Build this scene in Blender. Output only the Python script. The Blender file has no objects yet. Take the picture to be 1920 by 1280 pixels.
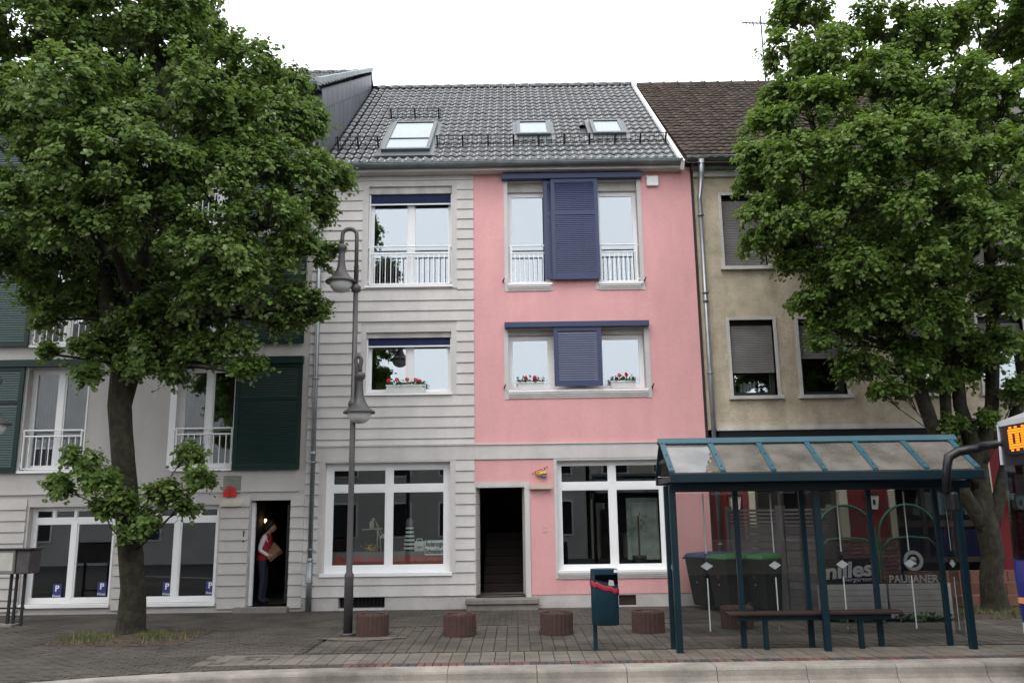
import bpy, math, random
import numpy as np
from mathutils import Vector, Matrix, noise
random.seed(7); rng = np.random.default_rng(11)
R = math.radians
scene = bpy.context.scene
COL = scene.collection

# ------------------------------------------------------------------ camera
F_PX, EYE = 1590.0, 1.8                      # focal length in px of a 1920 px wide frame, eye height
PITCH, ROLL, YAW = R(11.5), R(-0.8), R(-0.1)
_f0 = np.array([math.sin(YAW), math.cos(YAW), 0]); _r0 = np.array([math.cos(YAW), -math.sin(YAW), 0]); _u0 = np.array([0, 0, 1.0])
FWD = math.cos(PITCH) * _f0 + math.sin(PITCH) * _u0
_up = -math.sin(PITCH) * _f0 + math.cos(PITCH) * _u0
RGT = math.cos(ROLL) * _r0 + math.sin(ROLL) * _up
UPV = -math.sin(ROLL) * _r0 + math.cos(ROLL) * _up
CAM = np.array([0, -17.255, EYE])
cd = bpy.data.cameras.new('camera'); cam = bpy.data.objects.new('camera', cd); COL.objects.link(cam)
cd.sensor_width = 36; cd.lens = F_PX / 1920 * 36; cd.clip_start = .1; cd.clip_end = 600
cam.matrix_world = Matrix(((RGT[0], UPV[0], -FWD[0], CAM[0]), (RGT[1], UPV[1], -FWD[1], CAM[1]), (RGT[2], UPV[2], -FWD[2], CAM[2]), (0, 0, 0, 1)))
scene.camera = cam

def _ray(px, py): return RGT * ((px - 960) / F_PX) - UPV * ((py - 640) / F_PX) + FWD
def at(px, py, Y=0.0):
    d = _ray(px, py); return Vector(CAM + d * ((Y - CAM[1]) / d[1]))
def gp(px, py, z=0.0):
    d = _ray(px, py); return Vector(CAM + d * ((z - CAM[2]) / d[2]))

# ------------------------------------------------------------------ overcast sky, soft sun, exposure
SUN_EL, SUN_AZ = R(58), R(205)               # azimuth measured clockwise from +Y
world = bpy.data.worlds.new('World'); scene.world = world; world.use_nodes = True
nt = world.node_tree; nt.nodes.clear()
sky = nt.nodes.new('ShaderNodeTexSky'); sky.sky_type = 'NISHITA'; sky.sun_disc = False
sky.sun_elevation = SUN_EL; sky.sun_rotation = SUN_AZ; sky.air_density = 1.0; sky.dust_density = 4.0
hs = nt.nodes.new('ShaderNodeHueSaturation'); hs.inputs['Saturation'].default_value = .25
mx = nt.nodes.new('ShaderNodeMix'); mx.data_type = 'RGBA'; mx.inputs[0].default_value = .72
mx.inputs[7].default_value = (14.5, 15.0, 15.7, 1)          # even cloud layer
bg = nt.nodes.new('ShaderNodeBackground'); bg.inputs['Strength'].default_value = .14
wo = nt.nodes.new('ShaderNodeOutputWorld')
nt.links.new(sky.outputs[0], hs.inputs['Color']); nt.links.new(hs.outputs[0], mx.inputs[6]); nt.links.new(mx.outputs[2], bg.inputs['Color']); nt.links.new(bg.outputs[0], wo.inputs[0])
sl = bpy.data.lights.new('sun', 'SUN'); sl.energy = .7; sl.angle = R(25); sl.color = (1, .97, .93)
so = bpy.data.objects.new('sun', sl); COL.objects.link(so)
_sd = Vector((math.sin(SUN_AZ) * math.cos(SUN_EL), math.cos(SUN_AZ) * math.cos(SUN_EL), math.sin(SUN_EL)))
so.rotation_euler = _sd.to_track_quat('Z', 'Y').to_euler(); so.location = _sd * 60
vs = scene.view_settings; vs.view_transform = 'Standard'; vs.look = 'None'; vs.gamma = 1; vs.use_curve_mapping = False
vs.exposure = 0.42
scene.cycles.max_bounces = 7; scene.cycles.transparent_max_bounces = 24; scene.cycles.diffuse_bounces = 4; scene.cycles.glossy_bounces = 3

# ------------------------------------------------------------------ materials
MATS = {}
def M(name, col, rough=.75, var=.14, scale=3.0, bump=0.0, bscale=90.0, metal=0.0, spec=.35, rnd=0.0, stain=0.0, streak=False, coat=0.0, col2=None, bst=None):
    if name in MATS: return MATS[name]
    m = bpy.data.materials.new(name); m.use_nodes = True; t = m.node_tree; N = t.nodes; L = t.links
    b = N['Principled BSDF']; b.inputs['Roughness'].default_value = rough; b.inputs['Metallic'].default_value = metal
    b.inputs['Specular IOR Level'].default_value = spec
    if coat: b.inputs['Coat Weight'].default_value = coat; b.inputs['Coat Roughness'].default_value = .12
    g = N.new('ShaderNodeNewGeometry')
    base = N.new('ShaderNodeRGB'); base.outputs[0].default_value = (*col, 1); out = base.outputs[0]
    def noise(sc, det=4.0, stretch=None):
        n = N.new('ShaderNodeTexNoise'); n.inputs['Scale'].default_value = sc; n.inputs['Detail'].default_value = det
        src = g.outputs['Position']
        if stretch:
            mp = N.new('ShaderNodeMapping'); mp.inputs['Scale'].default_value = stretch; L.new(src, mp.inputs['Vector']); src = mp.outputs[0]
        L.new(src, n.inputs['Vector']); return n.outputs['Fac']
    def scaled(fac, lo, hi, a=.3, bb=.7):
        r = N.new('ShaderNodeMapRange'); r.inputs['From Min'].default_value = a; r.inputs['From Max'].default_value = bb
        r.inputs['To Min'].default_value = lo; r.inputs['To Max'].default_value = hi; L.new(fac, r.inputs['Value']); return r.outputs[0]
    def mul(c, f):
        v = N.new('ShaderNodeVectorMath'); v.operation = 'SCALE'; L.new(c, v.inputs[0]); L.new(f, v.inputs['Scale']); return v.outputs[0]
    if col2:
        mxn = N.new('ShaderNodeMix'); mxn.data_type = 'RGBA'; L.new(scaled(noise(scale * 1.7), 0, 1, .42, .62), mxn.inputs[0]); L.new(out, mxn.inputs[6]); mxn.inputs[7].default_value = (*col2, 1); out = mxn.outputs[2]
    if var:
        out = mul(out, scaled(noise(scale), 1 - var, 1 + var * .6)); out = mul(out, scaled(noise(scale * 9, 6), 1 - var * .5, 1 + var * .4))
    if stain:
        out = mul(out, scaled(noise(1.3, 6, (2.2, 2.2, .45) if streak else None), 1 - stain, 1, .34, .6))
    if rnd:
        oi = N.new('ShaderNodeObjectInfo'); ad = N.new('ShaderNodeMath'); ad.operation = 'ADD'; L.new(oi.outputs['Random'], ad.inputs[0]); L.new(g.outputs['Random Per Island'], ad.inputs[1])
        fr = N.new('ShaderNodeMath'); fr.operation = 'FRACT'; L.new(ad.outputs[0], fr.inputs[0]); out = mul(out, scaled(fr.outputs[0], 1 - rnd, 1 + rnd, 0, 1))
    L.new(out, b.inputs['Base Color'])
    if bump:
        bp = N.new('ShaderNodeBump'); bp.inputs['Strength'].default_value = bump; bp.inputs['Distance'].default_value = .02
        L.new(noise(bscale, 5, bst), bp.inputs['Height']); L.new(bp.outputs[0], b.inputs['Normal'])
    MATS[name] = m; return m
def glass(name, tint=(.9, .93, .92), f0=.07, haze=None, hz=0.0):
    """thin pane: clear with Schlick reflection, optionally a dirty film"""
    m = bpy.data.materials.new(name); m.use_nodes = True; t = m.node_tree; N = t.nodes; L = t.links
    N.remove(N['Principled BSDF']); o = N['Material Output']
    lw = N.new('ShaderNodeLayerWeight'); lw.inputs['Blend'].default_value = .5
    pw = N.new('ShaderNodeMath'); pw.operation = 'POWER'; pw.inputs[1].default_value = 5; L.new(lw.outputs['Facing'], pw.inputs[0])
    ma = N.new('ShaderNodeMath'); ma.operation = 'MULTIPLY_ADD'; ma.inputs[1].default_value = 1 - f0; ma.inputs[2].default_value = f0; L.new(pw.outputs[0], ma.inputs[0])
    tr = N.new('ShaderNodeBsdfTransparent'); tr.inputs[0].default_value = (*tint, 1); gl = N.new('ShaderNodeBsdfGlossy'); gl.inputs['Roughness'].default_value = 0.0
    gl.inputs['Color'].default_value = (.9, .95, 1, 1)
    src = tr.outputs[0]
    if haze:
        df = N.new('ShaderNodeBsdfDiffuse'); df.inputs[0].default_value = (*haze, 1); ns = N.new('ShaderNodeTexNoise'); ns.inputs['Scale'].default_value = 2.5; ns.inputs['Detail'].default_value = 6
        gg = N.new('ShaderNodeNewGeometry'); L.new(gg.outputs['Position'], ns.inputs['Vector'])
        mr = N.new('ShaderNodeMapRange'); mr.inputs['From Min'].default_value = .3; mr.inputs['From Max'].default_value = .7; mr.inputs['To Min'].default_value = hz * .6; mr.inputs['To Max'].default_value = min(1, hz * 1.4); L.new(ns.outputs['Fac'], mr.inputs['Value'])
        m0 = N.new('ShaderNodeMixShader'); L.new(mr.outputs[0], m0.inputs[0]); L.new(src, m0.inputs[1]); L.new(df.outputs[0], m0.inputs[2]); src = m0.outputs[0]
    ms = N.new('ShaderNodeMixShader'); L.new(ma.outputs[0], ms.inputs[0]); L.new(src, ms.inputs[1]); L.new(gl.outputs[0], ms.inputs[2]); L.new(ms.outputs[0], o.inputs[0])
    return m
def emit(name, col, strength):
    m = bpy.data.materials.new(name); m.use_nodes = True; b = m.node_tree.nodes['Principled BSDF']
    b.inputs['Base Color'].default_value = (*col, 1); b.inputs['Emission Color'].default_value = (*col, 1); b.inputs['Emission Strength'].default_value = strength; return m
def leafmat(name, top, under, trans):
    m = bpy.data.materials.new(name); m.use_nodes = True; t = m.node_tree; N = t.nodes; L = t.links; b = N['Principled BSDF']
    g = N.new('ShaderNodeNewGeometry'); b.inputs['Roughness'].default_value = .5; b.inputs['Specular IOR Level'].default_value = .22
    mxn = N.new('ShaderNodeMix'); mxn.data_type = 'RGBA'; mxn.inputs[6].default_value = (*top, 1); mxn.inputs[7].default_value = (*under, 1); L.new(g.outputs['Backfacing'], mxn.inputs[0])
    mr = N.new('ShaderNodeMapRange'); mr.inputs['To Min'].default_value = .6; mr.inputs['To Max'].default_value = 1.45; L.new(g.outputs['Random Per Island'], mr.inputs['Value'])
    hsv = N.new('ShaderNodeHueSaturation'); L.new(mxn.outputs[2], hsv.inputs['Color']); L.new(mr.outputs[0], hsv.inputs['Value'])
    h2 = N.new('ShaderNodeMapRange'); h2.inputs['To Min'].default_value = .475; h2.inputs['To Max'].default_value = .515
    wn = N.new('ShaderNodeTexNoise'); wn.inputs['Scale'].default_value = 1.1; L.new(g.outputs['Position'], wn.inputs['Vector']); L.new(wn.outputs['Fac'], h2.inputs['Value']); L.new(h2.outputs[0], hsv.inputs['Hue'])
    L.new(hsv.outputs[0], b.inputs['Base Color'])
    tl = N.new('ShaderNodeBsdfTranslucent'); tl.inputs[0].default_value = (*trans, 1); ms = N.new('ShaderNodeMixShader'); ms.inputs[0].default_value = .42
    L.new(b.outputs[0], ms.inputs[1]); L.new(tl.outputs[0], ms.inputs[2]); L.new(ms.outputs[0], N['Material Output'].inputs[0]); return m

m_board = M('grey_render_board', (.575, .545, .525), .85, .07, 2.2, .25, 140, stain=.08, streak=True, rnd=.025)
m_band = M('pale_grey_render', (.565, .535, .515), .85, .07, 1.6, .25, 140, stain=.09, streak=True)
m_pink = M('pink_render', (.7, .36, .36), .88, .06, 1.4, .3, 150, stain=.06, streak=True)
m_plinth = M('plinth_render', (.5, .47, .455), .88, .12, 3, .3, 120, stain=.22)
m_lplaster = M('grey_plaster', (.48, .455, .435), .88, .06, 1.3, .3, 150, stain=.06, streak=True)
m_beige = M('beige_roughcast', (.58, .5, .375), .95, .14, 2.2, .9, 45, stain=.2, streak=True, col2=(.51, .43, .315))
m_white = M('white_frame', (.8, .8, .8), .4, .03, 2)
m_stone = M('grey_window_stone', (.56, .54, .5), .8, .12, 4, .2, 80, stain=.25, streak=True)
m_blue = M('blue_metal', (.036, .05, .112), .45, .05, 3)
m_blind = M('navy_fabric', (.018, .024, .075), .9, .06, 6)
m_green = M('green_metal', (.004, .022, .017), .42, .08, 3)
m_greenslat = M('green_slat', (.012, .045, .043), .4, .08, 3)
m_zinc = M('zinc', (.27, .29, .3), .42, .15, 5, metal=.75)
m_gutter = M('weathered_zinc', (.2, .23, .23), .5, .2, 4, metal=.5, stain=.25)
m_tile = M('glazed_black_tile', (.026, .028, .03), .16, .1, 6, rnd=.25, coat=.5, spec=.7)
m_btile = M('weathered_brown_tile', (.075, .052, .043), .85, .3, 4, .3, 40, rnd=.3, col2=(.05, .042, .032))
m_slate = M('slate', (.085, .092, .105), .5, .12, 4, rnd=.12)
m_dark = M('dark_metal', (.02, .021, .023), .5, .1, 5)
m_lamp = M('lamp_grey_paint', (.062, .057, .059), .42, .12, 5)
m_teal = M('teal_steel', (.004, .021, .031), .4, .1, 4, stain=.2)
m_tealtop = M('pale_teal_steel', (.026, .082, .105), .42, .15, 4, stain=.2)  # lighter teal for the shelter's rafters and ridge cap
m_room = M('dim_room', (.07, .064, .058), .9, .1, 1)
m_black = M('black_void', (.012, .012, .012), .9, 0)
m_brown = M('dark_wood', (.03, .017, .013), .6, .2, 5)
m_red = M('red_painted_wall', (.16, .014, .016), .8, .12, 2, stain=.15)
m_cream = M('cream_post', (.5, .45, .35), .7, .1, 4)
m_brick = M('brick', (.18, .085, .06), .9, .2, 5, .3, 60, rnd=.25)
m_mortar = M('mortar', (.25, .23, .2), .95, .1, 5)
m_fence = M('grey_weathered_wood', (.085, .075, .075), .85, .25, 6, .3, 50, rnd=.18)
m_plank = M('pale_grey_plank', (.2, .195, .185), .8, .15, 5, rnd=.1)
m_arch = M('green_tube', (.012, .07, .04), .45, .1, 4)
m_bark = M('bark', (.028, .022, .017), .95, .4, 7, 1.0, 22, col2=(.038, .038, .02), bst=(1, 1, .22))
m_soil = M('soil', (.05, .037, .027), .95, .35, 8, .8, 40, col2=(.085, .06, .04))
m_kerb = M('kerb_concrete', (.3, .272, .232), .88, .16, 5, .4, 70, stain=.5, rnd=.08)
m_paver = M('grey_paver', (.09, .078, .065), .9, .18, 2.0, .35, 90, rnd=.09, stain=.4)
m_slab = M('light_slab', (.155, .136, .113), .9, .16, 2.5, .3, 90, rnd=.1, stain=.22)
m_small = M('small_paver', (.077, .066, .055), .92, .16, 1.6, .3, 90, rnd=.09, stain=.4)
m_rbrick = M('red_clinker', (.115, .056, .046), .85, .15, 5, rnd=.35)
m_dbrick = M('dark_clinker', (.055, .05, .052), .85, .15, 5, rnd=.2)
m_joint = M('joint_sand', (.045, .04, .03), .98, .3, 3, col2=(.05, .058, .03))
m_asph = M('asphalt', (.055, .054, .054), .92, .15, 3, .4, 120)
m_step = M('granite_step', (.22, .2, .18), .85, .15, 9, .2, 90, stain=.2)
m_ring = M('brown_concrete', (.068, .038, .032), .92, .2, 12, .6, 60, rnd=.1)
m_bag = M('red_bin_bag', (.36, .02, .045), .35, .15, 14)
m_bin = M('teal_bin', (.005, .032, .05), .4, .12, 6, stain=.2)
m_wheelie = M('black_bin_plastic', (.014, .014, .015), .55, .1, 5)
m_bluelid = M('blue_lid', (.04, .05, .12), .5, .1, 5)
m_greenlid = M('green_lid', (.03, .12, .04), .5, .1, 5)
m_paperw = M('white_sign', (.72, .74, .7), .6, .03, 4)
m_ink = M('black_ink', (.02, .02, .02), .7, 0)
m_redletter = M('red_letter', (.5, .05, .03), .6, .1, 4)
m_redsign = M('red_sign', (.52, .015, .015), .45, .05, 4)
m_psign = M('blue_sign', (.05, .055, .2), .5, .05, 4)
m_yellow = M('yellow_sign', (.75, .48, .05), .6, .1, 6)
m_bluesign = M('blue_logo', (.13, .17, .45), .6, .1, 6)
m_film = M('frosted_film', (.36, .39, .39), .7, .03, 4)
m_letter = M('grey_film_letter', (.2, .2, .195), .7, .03, 4)
m_curtain = M('curtain', (.22, .18, .18), .9, .1, 4)
m_petal = M('geranium_red', (.6, .02, .015), .6, .2, 20, rnd=.3)
m_skylight = M('skylight_grey', (.075, .082, .085), .4, .1, 4)
m_leafy = M('box_foliage', (.045, .09, .03), .6, .3, 20, rnd=.4)
m_trough = M('white_trough', (.68, .69, .67), .6, .05, 4)
m_skin = M('skin', (.42, .24, .17), .55, .05, 8)
m_vest = M('red_vest', (.3, .015, .02), .8, .1, 8)
m_shirt = M('white_sleeve', (.6, .58, .58), .85, .06, 8)
m_jeans = M('dark_jeans', (.025, .03, .05), .85, .15, 10)
m_hair = M('dark_hair', (.02, .014, .01), .6, .1, 10)
m_card = M('brown_cardboard', (.2, .12, .065), .85, .1, 6)
m_busblue = M('bus_blue', (.022, .025, .17), .3, .05, 2, coat=.5)
m_buswhite = M('bus_white', (.5, .51, .53), .3, .04, 2, coat=.5)
m_busblack = M('bus_black', (.014, .014, .017), .3, .05, 2)
m_rubber = M('rubber', (.018, .018, .018), .85, .1, 6)
m_grass = M('grass_blade', (.085, .12, .028), .7, .3, 8, rnd=.4, col2=(.13, .12, .045))
m_wlight = M('white_house_render', (.46, .43, .4), .88, .08, 1.5, stain=.08)
m_globe = M('frosted_globe', (.55, .56, .54), .3, .05, 3, spec=.5)
m_lantern = M('lantern_glass', (.62, .62, .52), .4, .05, 3)
g_win = glass('window_glass', (.8, .84, .84), .22)
g_shop = glass('shop_glass', (.86, .89, .88), .075)
g_shel = glass('shelter_glass', (.74, .75, .74), .022, (.3, .3, .29), .01)
g_roof = glass('shelter_roof_glass', (.33, .31, .29), .09, (.25, .225, .2), .5)
g_sky = glass('skylight_glass', (.5, .52, .52), .22)
g_bus = glass('bus_glass', (.3, .33, .34), .06)

# ------------------------------------------------------------------ mesh builder and scene tree
ORG = {}
class MB:
    def __init__(s): s.v = []; s.f = []
    def add(s, vs, fs):
        n = len(s.v); s.v.extend([tuple(p) for p in vs]); s.f.extend([tuple(n + i for i in f) for f in fs]); return s
    def box(s, x0, x1, y0, y1, z0, z1):
        return s.add([(x0, y0, z0), (x1, y0, z0), (x1, y1, z0), (x0, y1, z0), (x0, y0, z1), (x1, y0, z1), (x1, y1, z1), (x0, y1, z1)],
                     [(0, 3, 2, 1), (4, 5, 6, 7), (0, 1, 5, 4), (1, 2, 6, 5), (2, 3, 7, 6), (3, 0, 4, 7)])
    def hexa(s, b, t):                       # bottom 4, top 4
        return s.add(list(b) + list(t), [(0, 3, 2, 1), (4, 5, 6, 7), (0, 1, 5, 4), (1, 2, 6, 5), (2, 3, 7, 6), (3, 0, 4, 7)])
    def poly(s, pts): return s.add(pts, [tuple(range(len(pts)))])
    def pxz(s, pts, y0, y1):                 # polygon in XZ (counter-clockwise seen from -Y) extruded along Y
        n = len(pts); return s.add([(x, y0, z) for x, z in pts] + [(x, y1, z) for x, z in pts], [tuple(range(n)), tuple(range(2 * n - 1, n - 1, -1))] + [((i + 1) % n, i, n + i, n + (i + 1) % n) for i in range(n)])
    def pyz(s, pts, x0, x1):                 # polygon in YZ extruded along X
        n = len(pts); return s.add([(x0, y, z) for y, z in pts] + [(x1, y, z) for y, z in pts], [tuple(range(n - 1, -1, -1)), tuple(range(n, 2 * n))] + [(i, (i + 1) % n, n + (i + 1) % n, n + i) for i in range(n)])
    def pxy(s, pts, z0, z1):
        n = len(pts); return s.add([(x, y, z0) for x, y in pts] + [(x, y, z1) for x, y in pts], [tuple(range(n - 1, -1, -1)), tuple(range(n, 2 * n))] + [(i, (i + 1) % n, n + (i + 1) % n, n + i) for i in range(n)])
    def tube(s, pts, r, n=8, cap=True):
        pts = [Vector(p) for p in pts]; k = len(pts); rr = r if isinstance(r, (list, tuple)) else [r] * k; vs = []; up = None
        for i, p in enumerate(pts):
            d = (pts[min(i + 1, k - 1)] - pts[max(i - 1, 0)]).normalized()
            if up is None: up = Vector((0, 0, 1)) if abs(d.z) < .9 else Vector((1, 0, 0))
            a = d.cross(up).normalized(); b = a.cross(d).normalized(); up = b
            for j in range(n):
                t = 2 * math.pi * j / n; vs.append(p + (a * math.cos(t) + b * math.sin(t)) * rr[i])
        fs = [(i * n + j, i * n + (j + 1) % n, (i + 1) * n + (j + 1) % n, (i + 1) * n + j) for i in range(k - 1) for j in range(n)]
        if cap: fs += [tuple(range(n))[::-1], tuple(range((k - 1) * n, k * n))]
        return s.add(vs, fs)
    def lathe(s, c, prof, n=16, cap=True):
        vs = [(c[0] + r * math.cos(2 * math.pi * j / n), c[1] + r * math.sin(2 * math.pi * j / n), c[2] + z) for r, z in prof for j in range(n)]; k = len(prof)
        fs = [(i * n + j, i * n + (j + 1) % n, (i + 1) * n + (j + 1) % n, (i + 1) * n + j) for i in range(k - 1) for j in range(n)]
        if cap: fs += [tuple(range(n))[::-1], tuple(range((k - 1) * n, k * n))]
        return s.add(vs, fs)
    def ball(s, c, r, n=12, m=7, sz=1.0): return s.lathe(c, [(max(1e-4, r * math.sin(math.pi * i / m)), -r * sz * math.cos(math.pi * i / m)) for i in range(m + 1)], n, False)
    def mesh(s, name, mat, smooth=False):
        me = bpy.data.meshes.new(name); me.from_pydata([tuple(p) for p in s.v], [], s.f); me.update()
        if mat: me.materials.append(mat)
        if smooth: me.polygons.foreach_set('use_smooth', [True] * len(me.polygons))
        return me
    def build(s, name, mat, parent=None, smooth=False, bevel=0, kind=None):
        o = ORG.get(parent.name, Vector((0, 0, 0))) if parent else Vector((0, 0, 0))
        if parent: s.v = [(p[0] - o[0], p[1] - o[1], p[2] - o[2]) for p in s.v]
        ob = bpy.data.objects.new(name, s.mesh(name, mat, smooth)); COL.objects.link(ob)
        if parent: ob.parent = parent; ORG[ob.name] = o
        if bevel:
            md = ob.modifiers.new('bevel', 'BEVEL'); md.width = bevel; md.segments = 2; md.limit_method = 'ANGLE'
        if kind: ob['kind'] = kind
        return ob
def inst(name, me, parent, loc, rot=None, scl=None):
    """one more object on shared mesh data, loc in world space"""
    ob = bpy.data.objects.new(name, me); COL.objects.link(ob); ob.parent = parent; o = ORG[parent.name]
    ob.location = (loc[0] - o[0], loc[1] - o[1], loc[2] - o[2])
    if rot: ob.rotation_euler = rot
    if scl: ob.scale = scl
    return ob
def tag(o, label, cat, group=None):
    o['label'] = label; o['category'] = cat
    if group: o['group'] = group
    return o
def thing(name, label, cat, loc=(0, 0, 0), group=None):
    o = bpy.data.objects.new(name, None); COL.objects.link(o); o.location = loc; o.empty_display_size = .2; ORG[o.name] = Vector(loc); return tag(o, label, cat, group)
def struct(name, loc=(0, 0, 0)):
    o = bpy.data.objects.new(name, None); COL.objects.link(o); o.location = loc; o['kind'] = 'structure'; ORG[o.name] = Vector(loc); return o
def copy_tree(o, parent=None):
    c = o.copy(); COL.objects.link(c); c.parent = parent
    for ch in [k for k in bpy.data.objects if k.parent == o]: copy_tree(ch, c)
    return c
def text(name, body, mat, parent, loc, size, width=None, rot=(R(90), 0, 0), extrude=.004, align='CENTER', shear=0.0, space=1.0, bold=0.0):
    cu = bpy.data.curves.new(name, 'FONT'); cu.body = body; cu.size = size; cu.align_x = align; cu.extrude = extrude; cu.shear = shear; cu.space_character = space; cu.offset = bold; cu.resolution_u = 3
    cu.materials.append(mat); tmp = bpy.data.objects.new(name, cu); COL.objects.link(tmp)
    me = bpy.data.meshes.new_from_object(tmp.evaluated_get(bpy.context.evaluated_depsgraph_get())); bpy.data.objects.remove(tmp)
    xs = [v.co.x for v in me.vertices]
    if width and xs:
        k = width / (max(xs) - min(xs)); me.transform(Matrix.Diagonal((k, 1, 1, 1)))
    ob = bpy.data.objects.new(name, me); COL.objects.link(ob); ob.parent = parent; o = ORG[parent.name]
    ob.location = (loc[0] - o[0], loc[1] - o[1], loc[2] - o[2]); ob.rotation_euler = rot
    return ob
def wall(mb, x0, x1, z0, z1, holes, y, depth):
    hs_ = [(max(a, x0), min(b, x1), max(c, z0), min(d, z1)) for a, b, c, d in holes if b > x0 and a < x1 and d > z0 and c < z1]
    xs = sorted({x0, x1, *[h[0] for h in hs_], *[h[1] for h in hs_]}); zs = sorted({z0, z1, *[h[2] for h in hs_], *[h[3] for h in hs_]})
    for i in range(len(xs) - 1):
        for j in range(len(zs) - 1):
            cx, cz = (xs[i] + xs[i + 1]) / 2, (zs[j] + zs[j + 1]) / 2
            if any(h[0] < cx < h[1] and h[2] < cz < h[3] for h in hs_): continue
            mb.poly([(xs[i], y, zs[j]), (xs[i + 1], y, zs[j]), (xs[i + 1], y, zs[j + 1]), (xs[i], y, zs[j + 1])])
    for a, b, c, d in hs_:
        e = y + depth
        mb.poly([(a, y, c), (a, y, d), (a, e, d), (a, e, c)]); mb.poly([(b, y, c), (b, e, c), (b, e, d), (b, y, d)])
        mb.poly([(a, y, d), (b, y, d), (b, e, d), (a, e, d)]); mb.poly([(a, y, c), (a, e, c), (b, e, c), (b, y, c)])
    return mb
def spans(x0, x1, z0, z1, ex):
    """parts of the strip z0..z1 that are free of the rectangles ex"""
    cuts = [(a, b) for a, b, c, d in ex if d > z0 + .03 and c < z1 - .03]; out = [(x0, x1)]
    for a, b in cuts:
        nw = []
        for p, q in out:
            if b <= p or a >= q: nw.append((p, q)); continue
            if a > p: nw.append((p, a))
            if b < q: nw.append((b, q))
        out = nw
    return [(p, q) for p, q in out if q - p > .02]
def window(parent, x0, x1, z0, z1, y=.16, mulls=(), trans=(), fw=.065, gm=None, split=None, mat=None, mw=.1, d=.07, tw=None):
    """frame mesh (the part) with one pane object per light; split = {row: mullions} overrides per row"""
    mat = mat or m_white; gm = gm or g_win; mb = MB(); e = .003
    mb.box(x0, x1, y, y + d, z0, z0 + fw); mb.box(x0, x1, y, y + d, z1 - fw, z1); mb.box(x0, x0 + fw, y + e, y + d - e, z0 + fw, z1 - fw); mb.box(x1 - fw, x1, y + e, y + d - e, z0 + fw, z1 - fw)
    zs = [z0 + fw] + [v for t in trans for v in (t - mw / 2, t + mw / 2)] + [z1 - fw]
    for t in trans: mb.box(x0 + fw, x1 - fw, y + e * 2, y + d - e * 2, t - mw / 2, t + mw / 2)
    lights = []
    for r in range(len(zs) // 2):
        a, b = zs[2 * r], zs[2 * r + 1]; ml = (split or {}).get(r, mulls); mw_ = tw if (tw and split and r in split) else mw; xs = [x0 + fw] + [v for t in ml for v in (t - mw_ / 2, t + mw_ / 2)] + [x1 - fw]
        for t in ml: mb.box(t - mw_ / 2, t + mw_ / 2, y - e, y + d + e, a, b)
        for c in range(len(xs) // 2):
            p, q = xs[2 * c], xs[2 * c + 1]; lights.append((p, q, a, b)); w = .03 if b - a > .3 else .012       # sash
            mb.box(p, q, y + .012, y + d - .012, a, a + w); mb.box(p, q, y + .012, y + d - .012, b - w, b); mb.box(p, p + w, y + .014, y + d - .014, a + w, b - w); mb.box(q - w, q, y + .014, y + d - .014, a + w, b - w)
    win = mb.build('window', mat, parent)
    for p, q, a, b in lights: MB().box(p + .01, q - .01, y + .034, y + .042, a + .01, b - .01).build('pane', gm, win)
    return win
def shutter(parent, x0, x1, z0, z1, y, mat, smat, rails=(), st=.085, pitch=.042, thick=.04):
    mb = MB(); mb.box(x0, x0 + st, y, y + thick, z0, z1); mb.box(x1 - st, x1, y, y + thick, z0, z1); e = .002
    zz = [z0, z0 + st * 1.2]
    for r in rails: zz += [r - .035, r + .035]
    zz += [z1 - st * .9, z1]
    for i in range(0, len(zz), 2): mb.box(x0 + st, x1 - st, y + e, y + thick - e, zz[i], zz[i + 1])
    sh = mb.build('shutter', mat, parent); sb = MB()
    for i in range(1, len(zz) - 1, 2):
        z = zz[i] + .006
        while z + pitch * .6 < zz[i + 1]:
            sb.hexa([(x0 + st, y + .004, z), (x1 - st, y + .004, z), (x1 - st, y + .012, z), (x0 + st, y + .012, z)], [(x0 + st, y + .02, z + pitch * .98), (x1 - st, y + .02, z + pitch * .98), (x1 - st, y + .028, z + pitch * .98), (x0 + st, y + .028, z + pitch * .98)]); z += pitch
    sb.build('slats', smat, sh, kind='stuff'); return sh
def railing(parent, x0, x1, zb, zm, zt, y, n, mat):
    mb = MB()
    for z in (zm, zt): mb.tube([(x0, y, z), (x1, y, z)], .017, 6)
    mb.box(x0, x1, y - .012, y + .012, zb, zb + .02)
    for x in (x0 + .015, x1 - .015): mb.box(x - .014, x + .014, y - .014, y + .014, zb, zt - .005)
    for z in (zb + .06, zt - .02):
        for x in (x0 - .02, x1 + .02): mb.ball((x, y, z), .024, 8, 5)
    r = mb.build('railing', mat, parent); me = MB().box(-.008, .008, -.006, .006, 0, zm - zb - .02).mesh('bar', mat)
    for i in range(1, n): inst('bar', me, r, (x0 + (x1 - x0) * i / n, y, zb + .02))
    return r

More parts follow.
